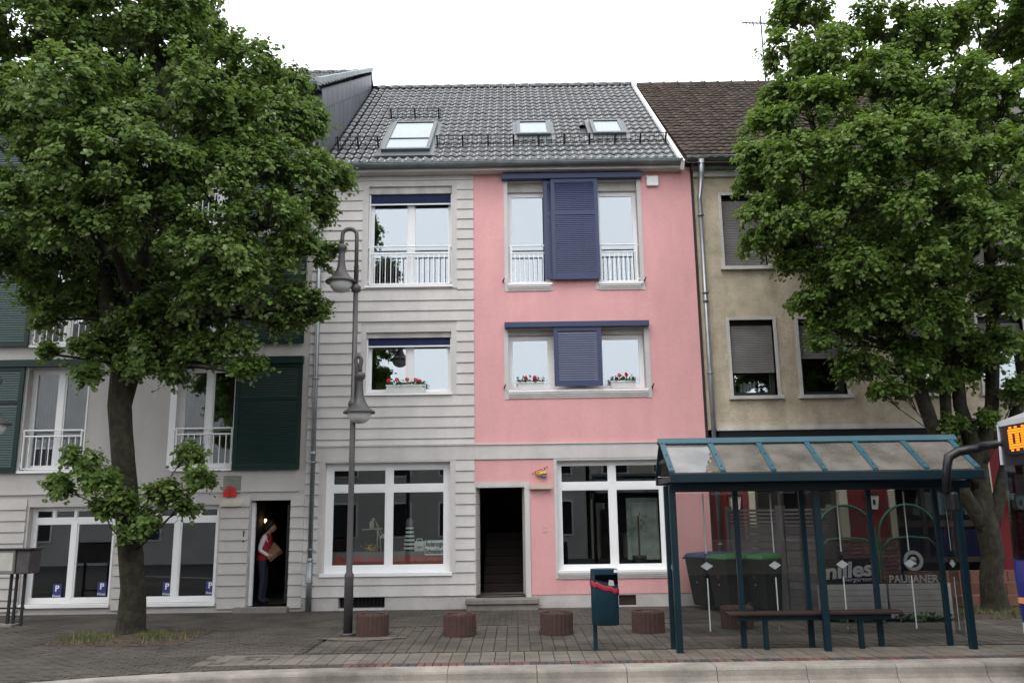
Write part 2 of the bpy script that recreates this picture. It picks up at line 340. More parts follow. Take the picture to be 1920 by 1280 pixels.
# ================================================================== ground, road, pavement, kerb
road = MB(); road.poly([(-220, -260, -.205), (220, -260, -.205), (220, 260, -.205), (-220, 260, -.205)])
o = road.build('road', m_asph); o['kind'] = 'structure'
KB = [(-14.0, -11.6), (-9.5, -9.2), (-7.2, -7.85), (-5.8, -7.18), (-4.8, -6.78), (-3.8, -6.53), (-2.8, -6.42), (-1.6, -6.38), (14, -6.30)]   # back edge of the kerb
def kb(x):
    for (a, b), (c, d) in zip(KB[:-1], KB[1:]):
        if a <= x <= c: return b + (d - b) * (x - a) / (c - a)
    return KB[0][1] if x < KB[0][0] else KB[-1][1]
pave = struct('pavement')
MB().pxy(KB + [(14, 9), (-14, 9)], -.2, -.022).build('bedding', m_joint, pave)
TREE_L, TREE_R = gp(243, 1190), gp(1869, 1146)
PIT_L = (-7.2, -5.0, -4.3, -2.6); PIT_R = (7.2, 9.6, -2.6, -.6)
def in_pit(x, y): return any(a < x < b and c < y < d for a, b, c, d in (PIT_L, PIT_R))
# small pavers: the strip along the houses and the whole width on the left
small = MB()
def paver_box(mb, x0, x1, y0, y1, z, g=.003, ch=.003, k=.35):
    h, c2 = g * k, ch * k
    mb.hexa([(x0 + g, y0 + h, -.024), (x1 - g, y0 + h, -.024), (x1 - g, y1 - h, -.024), (x0 + g, y1 - h, -.024)], [(x0 + g + ch, y0 + h + c2, z), (x1 - g - ch, y0 + h + c2, z), (x1 - g - ch, y1 - h - c2, z), (x0 + g + ch, y1 - h - c2, z)]); mb.f.pop(-6)
def pv_z(x, y): return .006 * math.sin(x * 1.3 + 2) * math.sin(y * 1.7) + random.uniform(-.003, .003)
row = 0; y = -.02
while y > -10.5:
    x = -13.0 + (row % 2) * .1
    while x < 12.5:
        lim = -2.62 if x > -2.75 - .35 * math.sin(y) else -50
        if y - .1 > lim and y - .1 > kb(x + .1) + .03 and not in_pit(x + .1, y - .05): paver_box(small, x, x + .2, y - .1, y, pv_z(x, y), .0035)
        x += .2
    row += 1; y -= .1
small.build('small_pavers', m_small, pave, kind='stuff')
# grey slabs in rows square to the houses
cells = []
for i in range(68):
    for j in range(10):
        cells.append((-2.85 + .168 * i, -5.24 + .262 * j))
cells.sort(key=lambda c: (c[1], abs(c[0] - 2.5)))
me_s = MB(); paver_box(me_s, -.084, .084, -.131, .131, 0, .0025, .003); me_s = me_s.mesh('paver', m_paver); rest = MB(); n = 0
vis = [c for c in cells if c[0] < 6.6]; oth = [c for c in cells if c[0] >= 6.6]
for k, (x, y) in enumerate(vis):
    if k < 300: inst('paver', me_s, pave, (x + .084, y + .131, pv_z(x, y)), (R(random.uniform(-.5, .5)), R(random.uniform(-.5, .5)), 0))
    else: paver_box(rest, x, x + .168, y, y + .262, pv_z(x, y))
for x, y in oth:
    if not in_pit(x + .08, y + .13): paver_box(rest, x, x + .168, y, y + .262, pv_z(x, y))
rest.build('far_pavers', m_paver, pave, kind='stuff')
# drain slot, light slabs and the clinker line of the bus stop
stop = struct('bus_stop_strip')
MB().box(-3.2, 9, -5.325, -5.262, -.03, -.004).build('drain_slot', m_dark, stop)
me_l = MB(); paver_box(me_l, -.095, .095, -.13, .13, 0, .0025, .003); me_l = me_l.mesh('slab', m_slab); k = 0
for j in range(3):
    for i in range(64):
        x = -4.0 + .19 * i + (.095 if False else 0); y = -5.46 - .262 * j
        if y - .13 < kb(x) + .1: continue
        inst('slab', me_l, stop, (x, y, .002 + random.uniform(-.002, .002)), (R(random.uniform(-.4, .4)), R(random.uniform(-.4, .4)), 0))
me_r = [MB(), MB()]
for q, mm in zip(me_r, (m_rbrick, m_dbrick)): paver_box(q, -.05, .05, -.11, .11, 0, .004)
me_r = [q.mesh('clinker', mm) for q, mm in zip(me_r, (m_rbrick, m_dbrick))]
for i in range(100):
    x = -2.1 + .1 * i; inst('clinker', me_r[1 if (i % 9 > 5 or random.random() < .1) else 0], stop, (x, kb(x) + .115, .004))
# kerb stones with a flared foot
kerb = struct('kerb')
def kerb_stone(p, q):
    a = Vector((*p, 0)); b = Vector((*q, 0)); d = (b - a).normalized(); nrm = Vector((d.y, -d.x, 0)); a += d * .004; b -= d * .004
    prof = [(0, -.2), (0, .0), (.005, .008), (.27, .004), (.30, -.006), (.315, -.03), (.325, -.1), (.345, -.15), (.40, -.185), (.46, -.2)]
    k = len(prof); vs = [a + nrm * u + Vector((0, 0, z)) for u, z in prof] + [b + nrm * u + Vector((0, 0, z)) for u, z in prof]
    return MB().add(vs, [tuple(range(k)), tuple(range(2 * k - 1, k - 1, -1))] + [(i + 1, i, k + i, k + i + 1) for i in range(k - 1)]).build('kerb_stone', m_kerb, kerb)
def walk(step):
    out = []; acc = 0; P_ = [Vector((*p, 0)) for p in KB[::-1]]; cur = P_[0]; out.append(cur.copy()); i = 1
    need = step
    while i < len(P_):
        dd = (P_[i] - cur).length
        if dd >= need: cur = cur + (P_[i] - cur).normalized() * need; out.append(cur.copy()); need = step
        else: need -= dd; cur = P_[i]; i += 1
    return out
kp = walk(1.06)
for a, b in zip(kp[:-1], kp[1:]): kerb_stone((b.x, b.y), (a.x, a.y))

# ================================================================== roofs
def tile_mesh(name, w, l, mat, waves=2, amp=.022, n=10, thick=.02):
    mb = MB(); vs = []; 
    for v, zz in ((0.0, thick * 1.15), (1.0, 0.0)):
        for i in range(n + 1):
            t = i / n; ph = t * waves * 2 * math.pi; h = amp * (1 - math.cos(ph)) * (.75 + .25 * math.sin(ph)); vs.append((t * w, v * l, h + zz))
    for i in range(n + 1): vs.append((vs[i][0], vs[i][1] + .004, vs[i][2] - thick))
    k = n + 1; fs = [(i, i + 1, k + i + 1, k + i) for i in range(n)] + [(2 * k + i, 2 * k + i + 1, i + 1, i) for i in range(n)]
    return mb.add(vs, fs)
def tiled(house, name, org, slope, x0, x1, ncol, nrow, expo, mat, waves, skip=None, near=300, order=None, amp=.022, wob=.0, thick=.02):
    """org = (Y, Z) of the eave edge; tiles climb along +Y"""
    w = (x1 - x0) / ncol; tb = tile_mesh('tile', w * 1.02, expo * 1.12, mat, waves, amp, thick=thick); me = tb.mesh('tile', mat, True)
    cs, sn = math.cos(slope), math.sin(slope); cl = []
    for r in range(nrow):
        for c in range(ncol):
            X = x0 + c * w; Y = org[0] + r * expo * cs; Z = org[1] + r * expo * sn
            if skip and skip(X + w / 2, Y + expo * cs / 2): continue
            cl.append((X, Y, Z, r, c))
    if order: cl.sort(key=order)
    rest = MB()
    for k, (X, Y, Z, r, c) in enumerate(cl):
        j = random.uniform(-wob, wob)
        if k < near: inst(name, me, house, (X, Y, Z + j), (slope + random.uniform(-wob, wob) * .6, random.uniform(-wob, wob) * .5, 0))
        else: rest.add([(X + v[0], Y + v[1] * cs - v[2] * sn, Z + v[1] * sn + v[2] * cs + j) for v in tb.v], tb.f)
    if rest.v: rest.build('upper_' + name + 's', mat, house, True, kind='stuff')

# ================================================================== the pink and grey house
H = thing('terraced_house', 'three-storey house, pink plaster on the right half, pale grey boarding on the left half', 'house', (-.2, 0, 0))
XL, XB, XR = -4.22, -.82, 3.866
UL = (-3.06, -1.28, 6.55, 8.75); ML = (-3.06, -1.29, 4.27, 5.54); SL = (-3.83, -1.31, .70, 2.86); DOOR = (-.80, .18, .205, 2.35); SR = (.83, 3.0, .70, 2.85)
PUL = (-.09, .80, 6.56, 8.825); PUR = (1.82, 2.70, 6.56, 8.825); PL = (-.11, 2.72, 4.30, 5.58); CEL = (-3.50, -2.59, .04, .245); VENT = (1.99, 2.33, .03, .225)
holes = [UL, ML, SL, DOOR, SR, PUL, PUR, PL, CEL, VENT]
wall(MB(), XL, XB, 0, 9.1, holes, 0, .3).build('wall', m_band, H)
wall(MB(), XB, XR, .25, 2.88, [(a, b, c, d) for a, b, c, d in holes], -.004, .3).build('pink_wall', m_pink, H)
wall(MB(), XB, XR, 3.19, 9.1, holes, -.004, .3).build('pink_wall', m_pink, H)
wall(MB(), XB, XR, 0, .25, holes, .006, .3).build('plinth', m_plinth, H)
MB().box(XR - .001, XR + .06, -.003, .3, 0, 9.06).build('end_strip', m_brown, H)
# flat storey band with drip edges, plinth
bd = MB(); bd.box(XL, XR, -.03, 0, 2.89, 3.18); bd.box(XL, XR, -.055, 0, 3.18, 3.2); bd.build('storey_band', m_band, H)
MB().box(XL, SL[0] - .0, -.02, 0, 0, .03)
for a, b in spans(XL, -.99, .0, .245, [CEL]): MB().box(a, b, -.012, 0, 0, .245).build('grey_plinth', m_plinth, H)
# window surrounds on the boarded half
sr = [(-3.19, -1.17, 6.47, 8.87), (-3.17, -1.18, 4.22, 5.65), (-3.95, -1.2, .69, 2.89)]
for (a, b, c, d), hh in zip(sr, (UL, ML, SL)):
    y0 = -.026; sb = MB()
    sb.box(a, hh[0], y0, 0, c, d); sb.box(hh[1], b, y0, 0, c, d); sb.box(hh[0], hh[1], y0 + .001, 0, hh[3], d - .002)
    if hh[2] - c > .03: sb.box(hh[0], hh[1], y0 + .001, 0, c, hh[2])
    sb.build('window_surround', m_band, H)
# each board of the cladding
zl = [.25 + .2195 * i for i in range(13)]; zu = [3.2, 3.32] + [3.32 + .2222 * i for i in range(1, 26)] + [9.08]
ex = [(a, b, c, d) for a, b, c, d in sr]
def board(x0, x1, z0, z1, parent, mat, y=0.0):
    g = .012
    return MB().pyz([(y, z0 + .002), (y, z1 - .001), (y - .014, z1 - .001), (y - .037, z0 + g), (y - .034, z0 + .004)], x0, x1).build('siding_board', mat, parent)
for zs_, in ((zl,), (zu,)):
    for a, b in zip(zs_[:-1], zs_[1:]):
        for p, q in spans(XL, XB, a, b, ex): board(p, q, a, b, H, m_board)
for a, b in zip(zl[:-3], zl[1:-2]):          # boards turning into the left door jamb
    MB().pxy([(XB, -.034), (XB + .018, -.03), (XB + .09, .3), (XB, .3)], a + .004, b - .002).build('jamb_board', m_board, H)
# entrance surround, threshold, step
ds = MB(); ds.box(XB + .001, .28, -.022, -.005, 2.35, 2.44); ds.box(.18, .28, -.022, -.005, .205, 2.35); ds.pxy([(.18, -.02), (.28, -.02), (.28, .3), (.13, .3)], .205, 2.345); ds.box(-.8, .18, -.02, .3, 2.33, 2.352)
ds.build('door_surround', m_band, H)
st = MB(); st.box(-1.0, .42, -.34, .02, .115, .20); st.build('step', m_step, H, bevel=.008)
MB().box(-.98, .4, -.3, .02, 0, .113).build('step', m_step, H); MB().box(-.8, .18, .02, 1.2, .1, .203).build('threshold', m_step, H)
# right shop surround
rs = MB(); rs.box(.77, .83, -.02, -.004, .55, 2.89); rs.box(3.0, 3.07, -.02, -.004, .55, 2.89); rs.box(.83, 3.0, -.02, -.004, 2.85, 2.888)
for i in range(3): rs.box(.835, 2.995, -.055 + .014 * i, -.004, .655 - .036 * (i + 1) - .004, .655 - .036 * i)
rs.build('window_surround', m_band, H)
for a, b, c, d in (PUL, PUR):
    ps = MB()
    o_ = (a - .08, a) if a < 1 else (b, b + .08)
    ps.box(o_[0], o_[1], -.018, -.004, 6.38, 8.86)
    i_ = (b, b + .04) if a < 1 else (a - .07, a); ps.box(i_[0], i_[1], -.018, -.004, 6.40, 6.55)
    for i in range(3): ps.box(a, b, -.055 + .014 * i, -.004, 6.50 - .038 * (i + 1), 6.50 - .038 * i - .004)
    ps.build('window_surround', m_band, H)
ps = MB()
ps.box(PL[0] - .09, PL[0], -.018, -.004, 4.10, 5.62); ps.box(PL[1], PL[1] + .1, -.018, -.004, 4.10, 5.62)
for i in range(3): ps.box(PL[0], PL[1] + .03, -.055 + .014 * i, -.004, 4.235 - .04 * (i + 1), 4.235 - .04 * i - .004)
ps.build('window_surround', m_band, H)
for a, b, c, d in (PUL, PUR, PL, SR):
    rl = MB(); rl.box(a, a + .006, -.016, .2, c, d); rl.box(b - .006, b, -.016, .2, c, d); rl.box(a + .006, b - .006, -.015, .2, d - .006, d); rl.build('reveal_lining', m_band, H)
# windows
def sill(win, x0, x1, z, y0=-.06, y1=.17, h=.045): return MB().pyz([(y0, z), (y1, z), (y1, z + h + .012), (y0, z + h)], x0, x1).build('sill', m_white, win)
def blind(win, x0, x1, ztop, z0, z1):
    MB().box(x0, x1, .035, .15, z1, ztop).build('blind_box', m_stone, win); MB().box(x0 + .03, x1 - .03, .085, .092, z0 + .03, z1).build('blind', m_blind, win); MB().box(x0 + .03, x1 - .03, .074, .104, z0, z0 + .03).build('blind_bar', m_white, win)
    g = MB(); g.box(x0, x0 + .03, .07, .13, UL[2] if ztop > 7 else ML[2], z1); g.box(x1 - .03, x1, .07, .13, UL[2] if ztop > 7 else ML[2], z1); g.build('guide_rail', m_white, win)
w = window(H, *UL, mulls=(-2.17,), mw=.11); sill(w, -3.11, -1.26, 6.495); blind(w, UL[0], UL[1], UL[3], 8.36, 8.60); railing(H, -3.03, -1.33, 6.575, 7.25, 7.41, .03, 15, m_white)
w = window(H, *ML, mulls=(-2.17,), mw=.11); sill(w, -3.10, -1.27, 4.215); blind(w, ML[0], ML[1], ML[3], 5.24, 5.43)
w = window(H, *SL, y=.14, mulls=(-2.555,), trans=(2.35,), fw=.12, mw=.11, gm=g_shop); sill(w, -3.88, -1.27, .64, h=.06)
w = window(H, *SR, y=.14, mulls=(1.955,), trans=(2.34,), fw=.075, mw=.11, gm=g_shop); sill(w, .81, 3.03, .655, h=.045)
for q in (PUL, PUR):
    w = window(H, q[0], q[1], q[2], 8.63, y=.2, fw=.06); sill(w, q[0] - .01, q[1] + .03, 6.505); MB().box(q[0], q[1], .12, .3, 8.63, 8.82).build('blind_box', m_stone, w)
    railing(H, q[0] + .05, q[1] - .05, 6.57, 7.23, 7.39, .05, 8, m_white)
w = window(H, PL[0], PL[1], PL[2], 5.46, y=.2, mulls=(.80, 1.77), mw=.12, fw=.065); sill(w, PL[0], PL[1] + .03, 4.24); MB().box(PL[0], PL[1], .12, .3, 5.46, 5.578).build('blind_box', m_stone, w)
MB().box(.80, 1.77, .27, .33, 4.37, 5.4).build('inner_panel', m_dark, w)
for a, b, z in ((-.2, 2.8, 8.83), (-.18, 2.81, 5.575)): MB().box(a, b, -.16, -.006, z, z + .115).build('shutter_track', m_blue, H, bevel=.006)
shutter(H, .68, 1.55, 6.62, 8.82, -.06, m_blue, m_blue, (8.05,)); shutter(H, .84, 1.845, 6.60, 8.825, -.125, m_blue, m_blue, (8.05,))
shutter(H, .83, 1.815, 4.345, 5.572, -.125, m_blue, M('pale_blue_slat', (.075, .088, .15), .45, .05, 3), (), st=.09, pitch=.048)
hk = MB()
for x, z in ((-.2, 6.58), (2.77, 6.56), (-.2, 4.33), (2.83, 4.31)): hk.box(x - .012, x + .012, -.09, 0, z, z + .025); hk.tube([(x, -.09, z), (x + .03, -.1, z + .07)], .014, 6)
hk.build('shutter_catch', m_dark, H)
MB().box(2.91, 3.16, -.09, -.005, 8.66, 8.88).build('alarm_box', m_white, H, bevel=.012)
ll = MB(); ll.box(.285, .715, -.11, -.005, 2.285, 2.36); ll.build('wall_light', m_cream, H)
# cellar window and vent
MB().box(CEL[0], CEL[1], .2, .24, CEL[2], CEL[3]).build('cellar_window', m_black, H); cb = MB()
for i in range(1, 12): cb.tube([(CEL[0] + .076 * i, .06, CEL[2]), (CEL[0] + .076 * i, .06, CEL[3])], .006, 5)
cb.build('cellar_grille', m_dark, H); MB().box(VENT[0], VENT[1], .05, .1, VENT[2], VENT[3]).build('vent_flap', m_brown, H)
# rooms behind the windows
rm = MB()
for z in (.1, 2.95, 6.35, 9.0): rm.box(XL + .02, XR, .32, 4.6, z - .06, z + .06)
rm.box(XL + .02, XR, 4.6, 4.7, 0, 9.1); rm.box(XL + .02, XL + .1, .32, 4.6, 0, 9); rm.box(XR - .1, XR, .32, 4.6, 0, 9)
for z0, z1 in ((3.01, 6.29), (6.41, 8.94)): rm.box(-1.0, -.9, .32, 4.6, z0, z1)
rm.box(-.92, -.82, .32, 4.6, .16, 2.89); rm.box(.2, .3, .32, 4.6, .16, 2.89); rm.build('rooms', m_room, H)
ss = MB()
for i in range(7): ss.box(-.7, .15, 1.3 + .28 * i, 1.3 + .28 * (i + 1), .2, .2 + .17 * (i + 1))
ss.build('staircase', m_brown, H); MB().box(-.815, -.8, .5, .85, 1.45, 1.9).build('notice', m_paperw, H)
text('house_letter', 'b', m_stone, H, (.57, -.012, 1.44), .25, bold=-.004)
# roof: glazed tiles, ridge, gutter, skylights, snow guards, barge
SLP = math.atan(.825); RY, RZ = -.207, 9.156
def onroof(X, Y, off=0.0): return Vector((X, Y - off * math.sin(SLP), RZ + .825 * (Y - RY) + off * math.cos(SLP)))
RX0, RX1, RIDGE = -4.1, 3.62, 5.94
MB().add([onroof(RX0, -.3, -.05), onroof(RX1, -.3, -.05), onroof(RX1, RIDGE, -.05), onroof(RX0, RIDGE, -.05), (RX0, 12.2, 9.0), (RX1, 12.2, 9.0)], [(0, 1, 2, 3), (3, 2, 5, 4)]).build('roof_deck', m_dark, H)
SK = [(-2.9, -1.81, .47, 2.46), (.15, .95, 1.38, 2.37), (1.95, 2.72, 1.38, 2.37)]
def sk_skip(x, y): return any(a - .07 < x < b + .07 and c - .1 < y < d - .1 for a, b, c, d in SK)
e0 = onroof(0, -.33, -.02)
tiled(H, 'roof_tile', (e0.y, e0.z), SLP, RX0, RX1, 20, 22, .367, m_tile, 2, sk_skip, 300, None, .025, .005)
rg = MB().tube([(-.18, 0, 0), (.2, 0, 0)], [.095, .115], 10).mesh('ridge_tile', m_tile, True)
for i in range(20): inst('ridge_tile', rg, H, (RX0 + .2 + .386 * i, RIDGE + .03, onroof(0, RIDGE).z + .02))
def slab_on_roof(mb, x0, x1, y0, y1, o0, o1):
    return mb.hexa([onroof(x0, y0, o0), onroof(x1, y0, o0), onroof(x1, y1, o0), onroof(x0, y1, o0)], [onroof(x0, y0, o1), onroof(x1, y0, o1), onroof(x1, y1, o1), onroof(x0, y1, o1)])
for n_, (a, b, c, d) in enumerate(SK):
    fl = MB(); slab_on_roof(fl, a - .1, b + .1, c - .22, d + .1, -.02, .045); sk = fl.build('skylight', m_skylight, H); fr = MB(); t = .085
    for q in ((a, b, c, c + t), (a, b, d - t, d), (a, a + t, c + t, d - t), (b - t, b, c + t, d - t)): slab_on_roof(fr, *q, .045, .12)
    if n_ == 0: slab_on_roof(fr, a + t, b - t, c + .72, c + .76, .06, .115)
    fr.build('skylight_frame', m_skylight, sk)
    pm = MB(); slab_on_roof(pm, a + t, b - t, c + t, d - t, .085, .1); pm.build('skylight_pane', g_sky, sk)
    pb = MB(); slab_on_roof(pb, a + t, b - t, c + t, d - t, .047, .05); pb.build('roller_blind', m_white, sk)
def snow_guard(x0, x1, y, n):
    mb = MB(); a0, a1 = .07, .27
    for o_ in (a0, a1): mb.tube([onroof(x0, y, o_), onroof(x1, y, o_)], .011, 5)
    k = int((x1 - x0) / .105)
    for i in range(k + 1): x = x0 + (x1 - x0) * i / k; mb.tube([onroof(x, y, a0), onroof(x, y, a1)], .0055, 4)
    for i in range(n + 1): x = x0 + .05 + (x1 - x0 - .1) * i / n; mb.add(*(lambda b_: (b_.v, b_.f))(slab_on_roof(MB(), x - .018, x + .018, y - .012, y + .03, 0, .29)))
    mb.build('snow_guard', m_dark, H)
snow_guard(-3.98, -2.97, .83, 2); snow_guard(-1.72, 3.58, .83, 9); snow_guard(-3.1, -1.78, 2.95, 2)
bg_ = MB(); bg_.hexa([onroof(RX1 - .02, -.38, -.12), onroof(RX1 + .06, -.38, -.12), onroof(RX1 + .06, RIDGE, -.12), onroof(RX1 - .02, RIDGE, -.12)], [onroof(RX1 - .02, -.38, .08), onroof(RX1 + .06, -.38, .08), onroof(RX1 + .06, RIDGE, .08), onroof(RX1 - .02, RIDGE, .09)])
bg_.build('barge_board', m_white, H)
def gutter(house, x0, x1, y, z, r=.085, mat=m_gutter):
    prof = [(y + r * math.cos(t), z + r * math.sin(t)) for t in [math.pi + math.pi * i / 8 for i in range(9)]]; prof += [(y + (r - .008) * math.cos(t), z + (r - .008) * math.sin(t)) for t in [2 * math.pi - math.pi * i / 8 for i in range(9)]]
    g = MB().pyz(prof, x0, x1); g.tube([(x0, y - r, z), (x1, y - r, z)], .011, 5); xx = x0 + .5
    while xx < x1: g.pyz([(y + (r + .004) * math.cos(t), z - .002 + (r + .004) * math.sin(t)) for t in [math.pi + math.pi * i / 6 for i in range(7)]], xx - .012, xx + .012); xx += .93
    return g.build('gutter', mat, house)
gutter(H, XL + .15, RX1 + .02, -.36, 9.12); MB().box(XL + .1, RX1, -.27, -.02, 8.985, 9.09).build('soffit', m_band, H)
def downpipe(house, x, y, z1, mat, ztop=None, r=.047):
    mb = MB(); mb.tube([(x, y, .0), (x, y, 1.0)], r * 1.28, 10); mb.tube([(x, y, 1.0), (x, y, z1)], r, 10)
    zz = .55
    while zz < z1: mb.lathe((x, y, zz), [(r * 1.5, -.012), (r * 1.55, .012)], 10); zz += .62 if zz < 1 else 1.7
    for z_ in (.97, 3.05, 6.1): mb.lathe((x, y, z_), [(r * 1.3, -.04), (r * 1.3, .04)], 10)
    if ztop: mb.tube([(x, y, z1), (x, y, z1 + .02), (x + .02, -.34, ztop - .35), (x + .02, -.36, ztop - .05)], [r, r, r * 1.15, r * 1.5], 10)
    return mb.build('downpipe', mat, house, True)
downpipe(H, -4.06, -.1, 8.7, m_zinc, 9.1)

# ================================================================== left house, green shutters
G = thing('plastered_house', 'pale grey plastered house with dark green sliding shutters behind the left tree', 'house', (-8, 0, 0))
LX0, LX1 = -13.2, XL
SHA = (-9.73, -8.0, .20, 2.07); SHB = (-7.65, -5.93, .20, 2.07); LD = (-5.3, -4.5, .1, 2.14); SHC = (-12.6, -10.9, .2, 2.07)
fl_ = [2.80, 5.38, 7.96]; lw = []
for z in fl_:
    for x0, x1 in ((-10.02, -8.76), (-6.92, -5.70)): lw.append((x0, x1, z, z + 2.08))
LH = [SHA, SHB, SHC, LD] + lw
wall(MB(), LX0, LX1, 0, 11.0, LH, 0, .3).build('wall', m_lplaster, G)
MB().box(LX0, LX1 - .13, -.035, 0, 2.31, 2.335).build('drip_edge', m_lplaster, G)
zz = [.06 + .217 * i for i in range(11)]
for a, b in zip(zz[:-1], zz[1:]):
    for p, q in spans(LX0, LX1 - .005, max(a, .0), b, [(s[0] - .05, s[1] + .05, s[2] - .12, s[3] + .12) for s in (SHA, SHB, SHC)] + [(LD[0] - .02, LD[1] + .005, 0, 2.2)]): board(p, q, a, b, G, m_lplaster)
for q in (SHA, SHB, SHC):
    xm = (q[0] + q[1]) / 2; w = window(G, *q, y=.14, mulls=(xm,), trans=(1.80,), tw=.055, split={1: (q[0] + (q[1] - q[0]) * .25, xm, q[0] + (q[1] - q[0]) * .75)}, fw=.075, mw=.1, gm=g_shop); sill(w, q[0] - .02, q[1] + .02, .13, h=.06)
for i, q in enumerate(lw):
    w = window(G, *q, y=.17, mulls=((q[0] + q[1]) / 2,), mw=.12, fw=.075); sill(w, q[0] - .03, q[1] + .03, q[2] - .06); railing(G, q[0] + .02, q[1] - .04, q[2] + .02, q[2] + .68, q[2] + .8, .0, 9, m_white)
    for u0, u1 in ((q[0] - .13, q[0]), (q[1], q[1] + .02)): MB().box(u0, u1, -.012, .0, q[2] - .02, q[3] + .05).build('window_surround', m_white, G)
    cu = MB(); n_ = 28
    for side in ((q[0] + .05, q[0] + .52), (q[1] - .3, q[1] - .05)):
        xs = [side[0] + (side[1] - side[0]) * k / n_ for k in range(n_ + 1)]; cu.add([(x, .42 + .03 * math.sin(k * 1.6), q[2] + .05) for k, x in enumerate(xs)] + [(x, .42 + .03 * math.sin(k * 1.6), q[3]) for k, x in enumerate(xs)], [(k, k + 1, n_ + 2 + k, n_ + 1 + k) for k in range(n_)])
    cu.build('curtain', m_curtain, w)
for z in fl_:
    shutter(G, -5.70, -4.34, z - .06, z + 2.1, -.09, m_green, m_green, (z + 1.38,), pitch=.05); shutter(G, -11.42, -10.06, z - .04, z + 2.1, -.09, m_green, m_greenslat, (z + 1.38,), pitch=.05)
    MB().box(-7.0, -4.33, -.13, -.004, z + 2.105, z + 2.25).build('shutter_track', m_green, G); MB().box(-11.45, -8.55, -.13, -.004, z + 2.105, z + 2.25).build('shutter_track', m_green, G)
dr = MB(); dr.pxy([(-5.44, -.012), (-5.3, .3), (-5.32, .3), (-5.46, -.01)], .1, 2.14); dr.box(-5.3, -5.24, .12, .2, .1, 2.1); dr.build('door_jamb', m_white, G)
MB().box(-5.5, -4.46, -.2, .5, .0, .1).build('threshold', m_step, G)
dl = MB(); dl.box(-4.62, -4.56, .22, .95, .14, 2.05); dl.box(-4.64, -4.62, .25, .9, .14, .34); d_ = dl.build('door', m_dark, G); MB().tube([(-4.72, .8, .35), (-4.72, .8, 1.75)], .016, 6).build('handle', m_zinc, d_); MB().box(-4.64, -4.622, .3, .9, .14, .34).build('kick_plate', m_zinc, d_)
MB().box(-5.42, -5.395, -.03, .02, 1.33, 1.55).build('doorbell', m_dark, G); MB().box(-5.89, -5.47, -.1, -.036, 2.03, 2.1).build('wall_light', m_cream, G)
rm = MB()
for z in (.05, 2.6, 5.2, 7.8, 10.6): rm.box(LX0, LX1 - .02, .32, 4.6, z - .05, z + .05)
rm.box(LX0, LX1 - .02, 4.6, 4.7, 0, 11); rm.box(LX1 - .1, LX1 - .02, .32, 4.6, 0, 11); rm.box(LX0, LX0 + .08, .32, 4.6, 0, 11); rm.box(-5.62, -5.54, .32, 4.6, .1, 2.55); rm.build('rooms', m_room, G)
# its roof and slate gable
LS = math.atan((14.69 - 11.0) / 6.03)
def onl(X, Y, off=0): return Vector((X, Y - off * math.sin(LS), 11.03 + math.tan(LS) * (Y + .18) + off * math.cos(LS)))
MB().add([onl(LX0, -.4, -.06), onl(-4.1, -.4, -.06), onl(-4.1, 5.85, -.06), onl(LX0, 5.85, -.06), (LX0, 12, 10.9), (-4.1, 12, 10.9)], [(0, 1, 2, 3), (3, 2, 5, 4), (1, 0, 4, 5)]).build('roof_deck', m_dark, G)
e1 = onl(0, -.4, -.03); tiled(G, 'roof_tile', (e1.y, e1.z), LS, -13.2, -4.12, 24, 19, .375, m_tile, 2, None, 190, lambda c: -c[0], .02, .004)
for i in range(16): inst('ridge_tile', rg, G, (-4.3 - .39 * i, 5.9, onl(0, 5.85).z + .02))
gutter(G, LX0, -4.15, -.42, 10.98); MB().box(LX0, -4.2, -.33, 0, 10.85, 10.96).build('soffit', m_slate, G)
gl_ = MB().pyz([(-.2, 9.0), (5.85, 9.0), (5.85, 14.64), (-.2, 10.96)], -4.22, -4.115); gl_.build('gable_wall', m_slate, G)
def slate_row(zo, h, k0):
    Y = -.2 + k0
    while Y < 5.8:
        a, b = Y, min(Y + .5, 5.84); t0 = 10.93 + math.tan(LS) * (a + .2) - zo; t1 = 10.93 + math.tan(LS) * (b + .2) - zo
        MB().add([(-4.113, a + .008, t0 - h), (-4.113, b - .008, t1 - h), (-4.113, b - .008, t1 - .012), (-4.113, a + .008, t0 - .012), (-4.088, a + .008, t0 - h), (-4.088, b - .008, t1 - h), (-4.1, b - .008, t1 - .012), (-4.1, a + .008, t0 - .012)],
                 [(0, 3, 2, 1), (4, 5, 6, 7), (0, 1, 5, 4), (1, 2, 6, 5), (2, 3, 7, 6), (3, 0, 4, 7)]).build('slate', m_slate, G); Y += .5
slate_row(0.0, .45, 0); slate_row(.45, 1.1, .25); slate_row(1.55, .9, 0)
MB().add([(-4.22, -.45, 10.98), (-4.07, -.45, 10.98), (-4.07, 5.9, 14.78), (-4.22, 5.9, 14.78), (-4.22, -.45, 11.1), (-4.07, -.45, 11.1), (-4.07, 5.9, 14.9), (-4.22, 5.9, 14.9)], [(0, 3, 2, 1), (4, 5, 6, 7), (0, 1, 5, 4), (1, 2, 6, 5), (2, 3, 7, 6), (3, 0, 4, 7)]).build('verge_flashing', m_gutter, G)

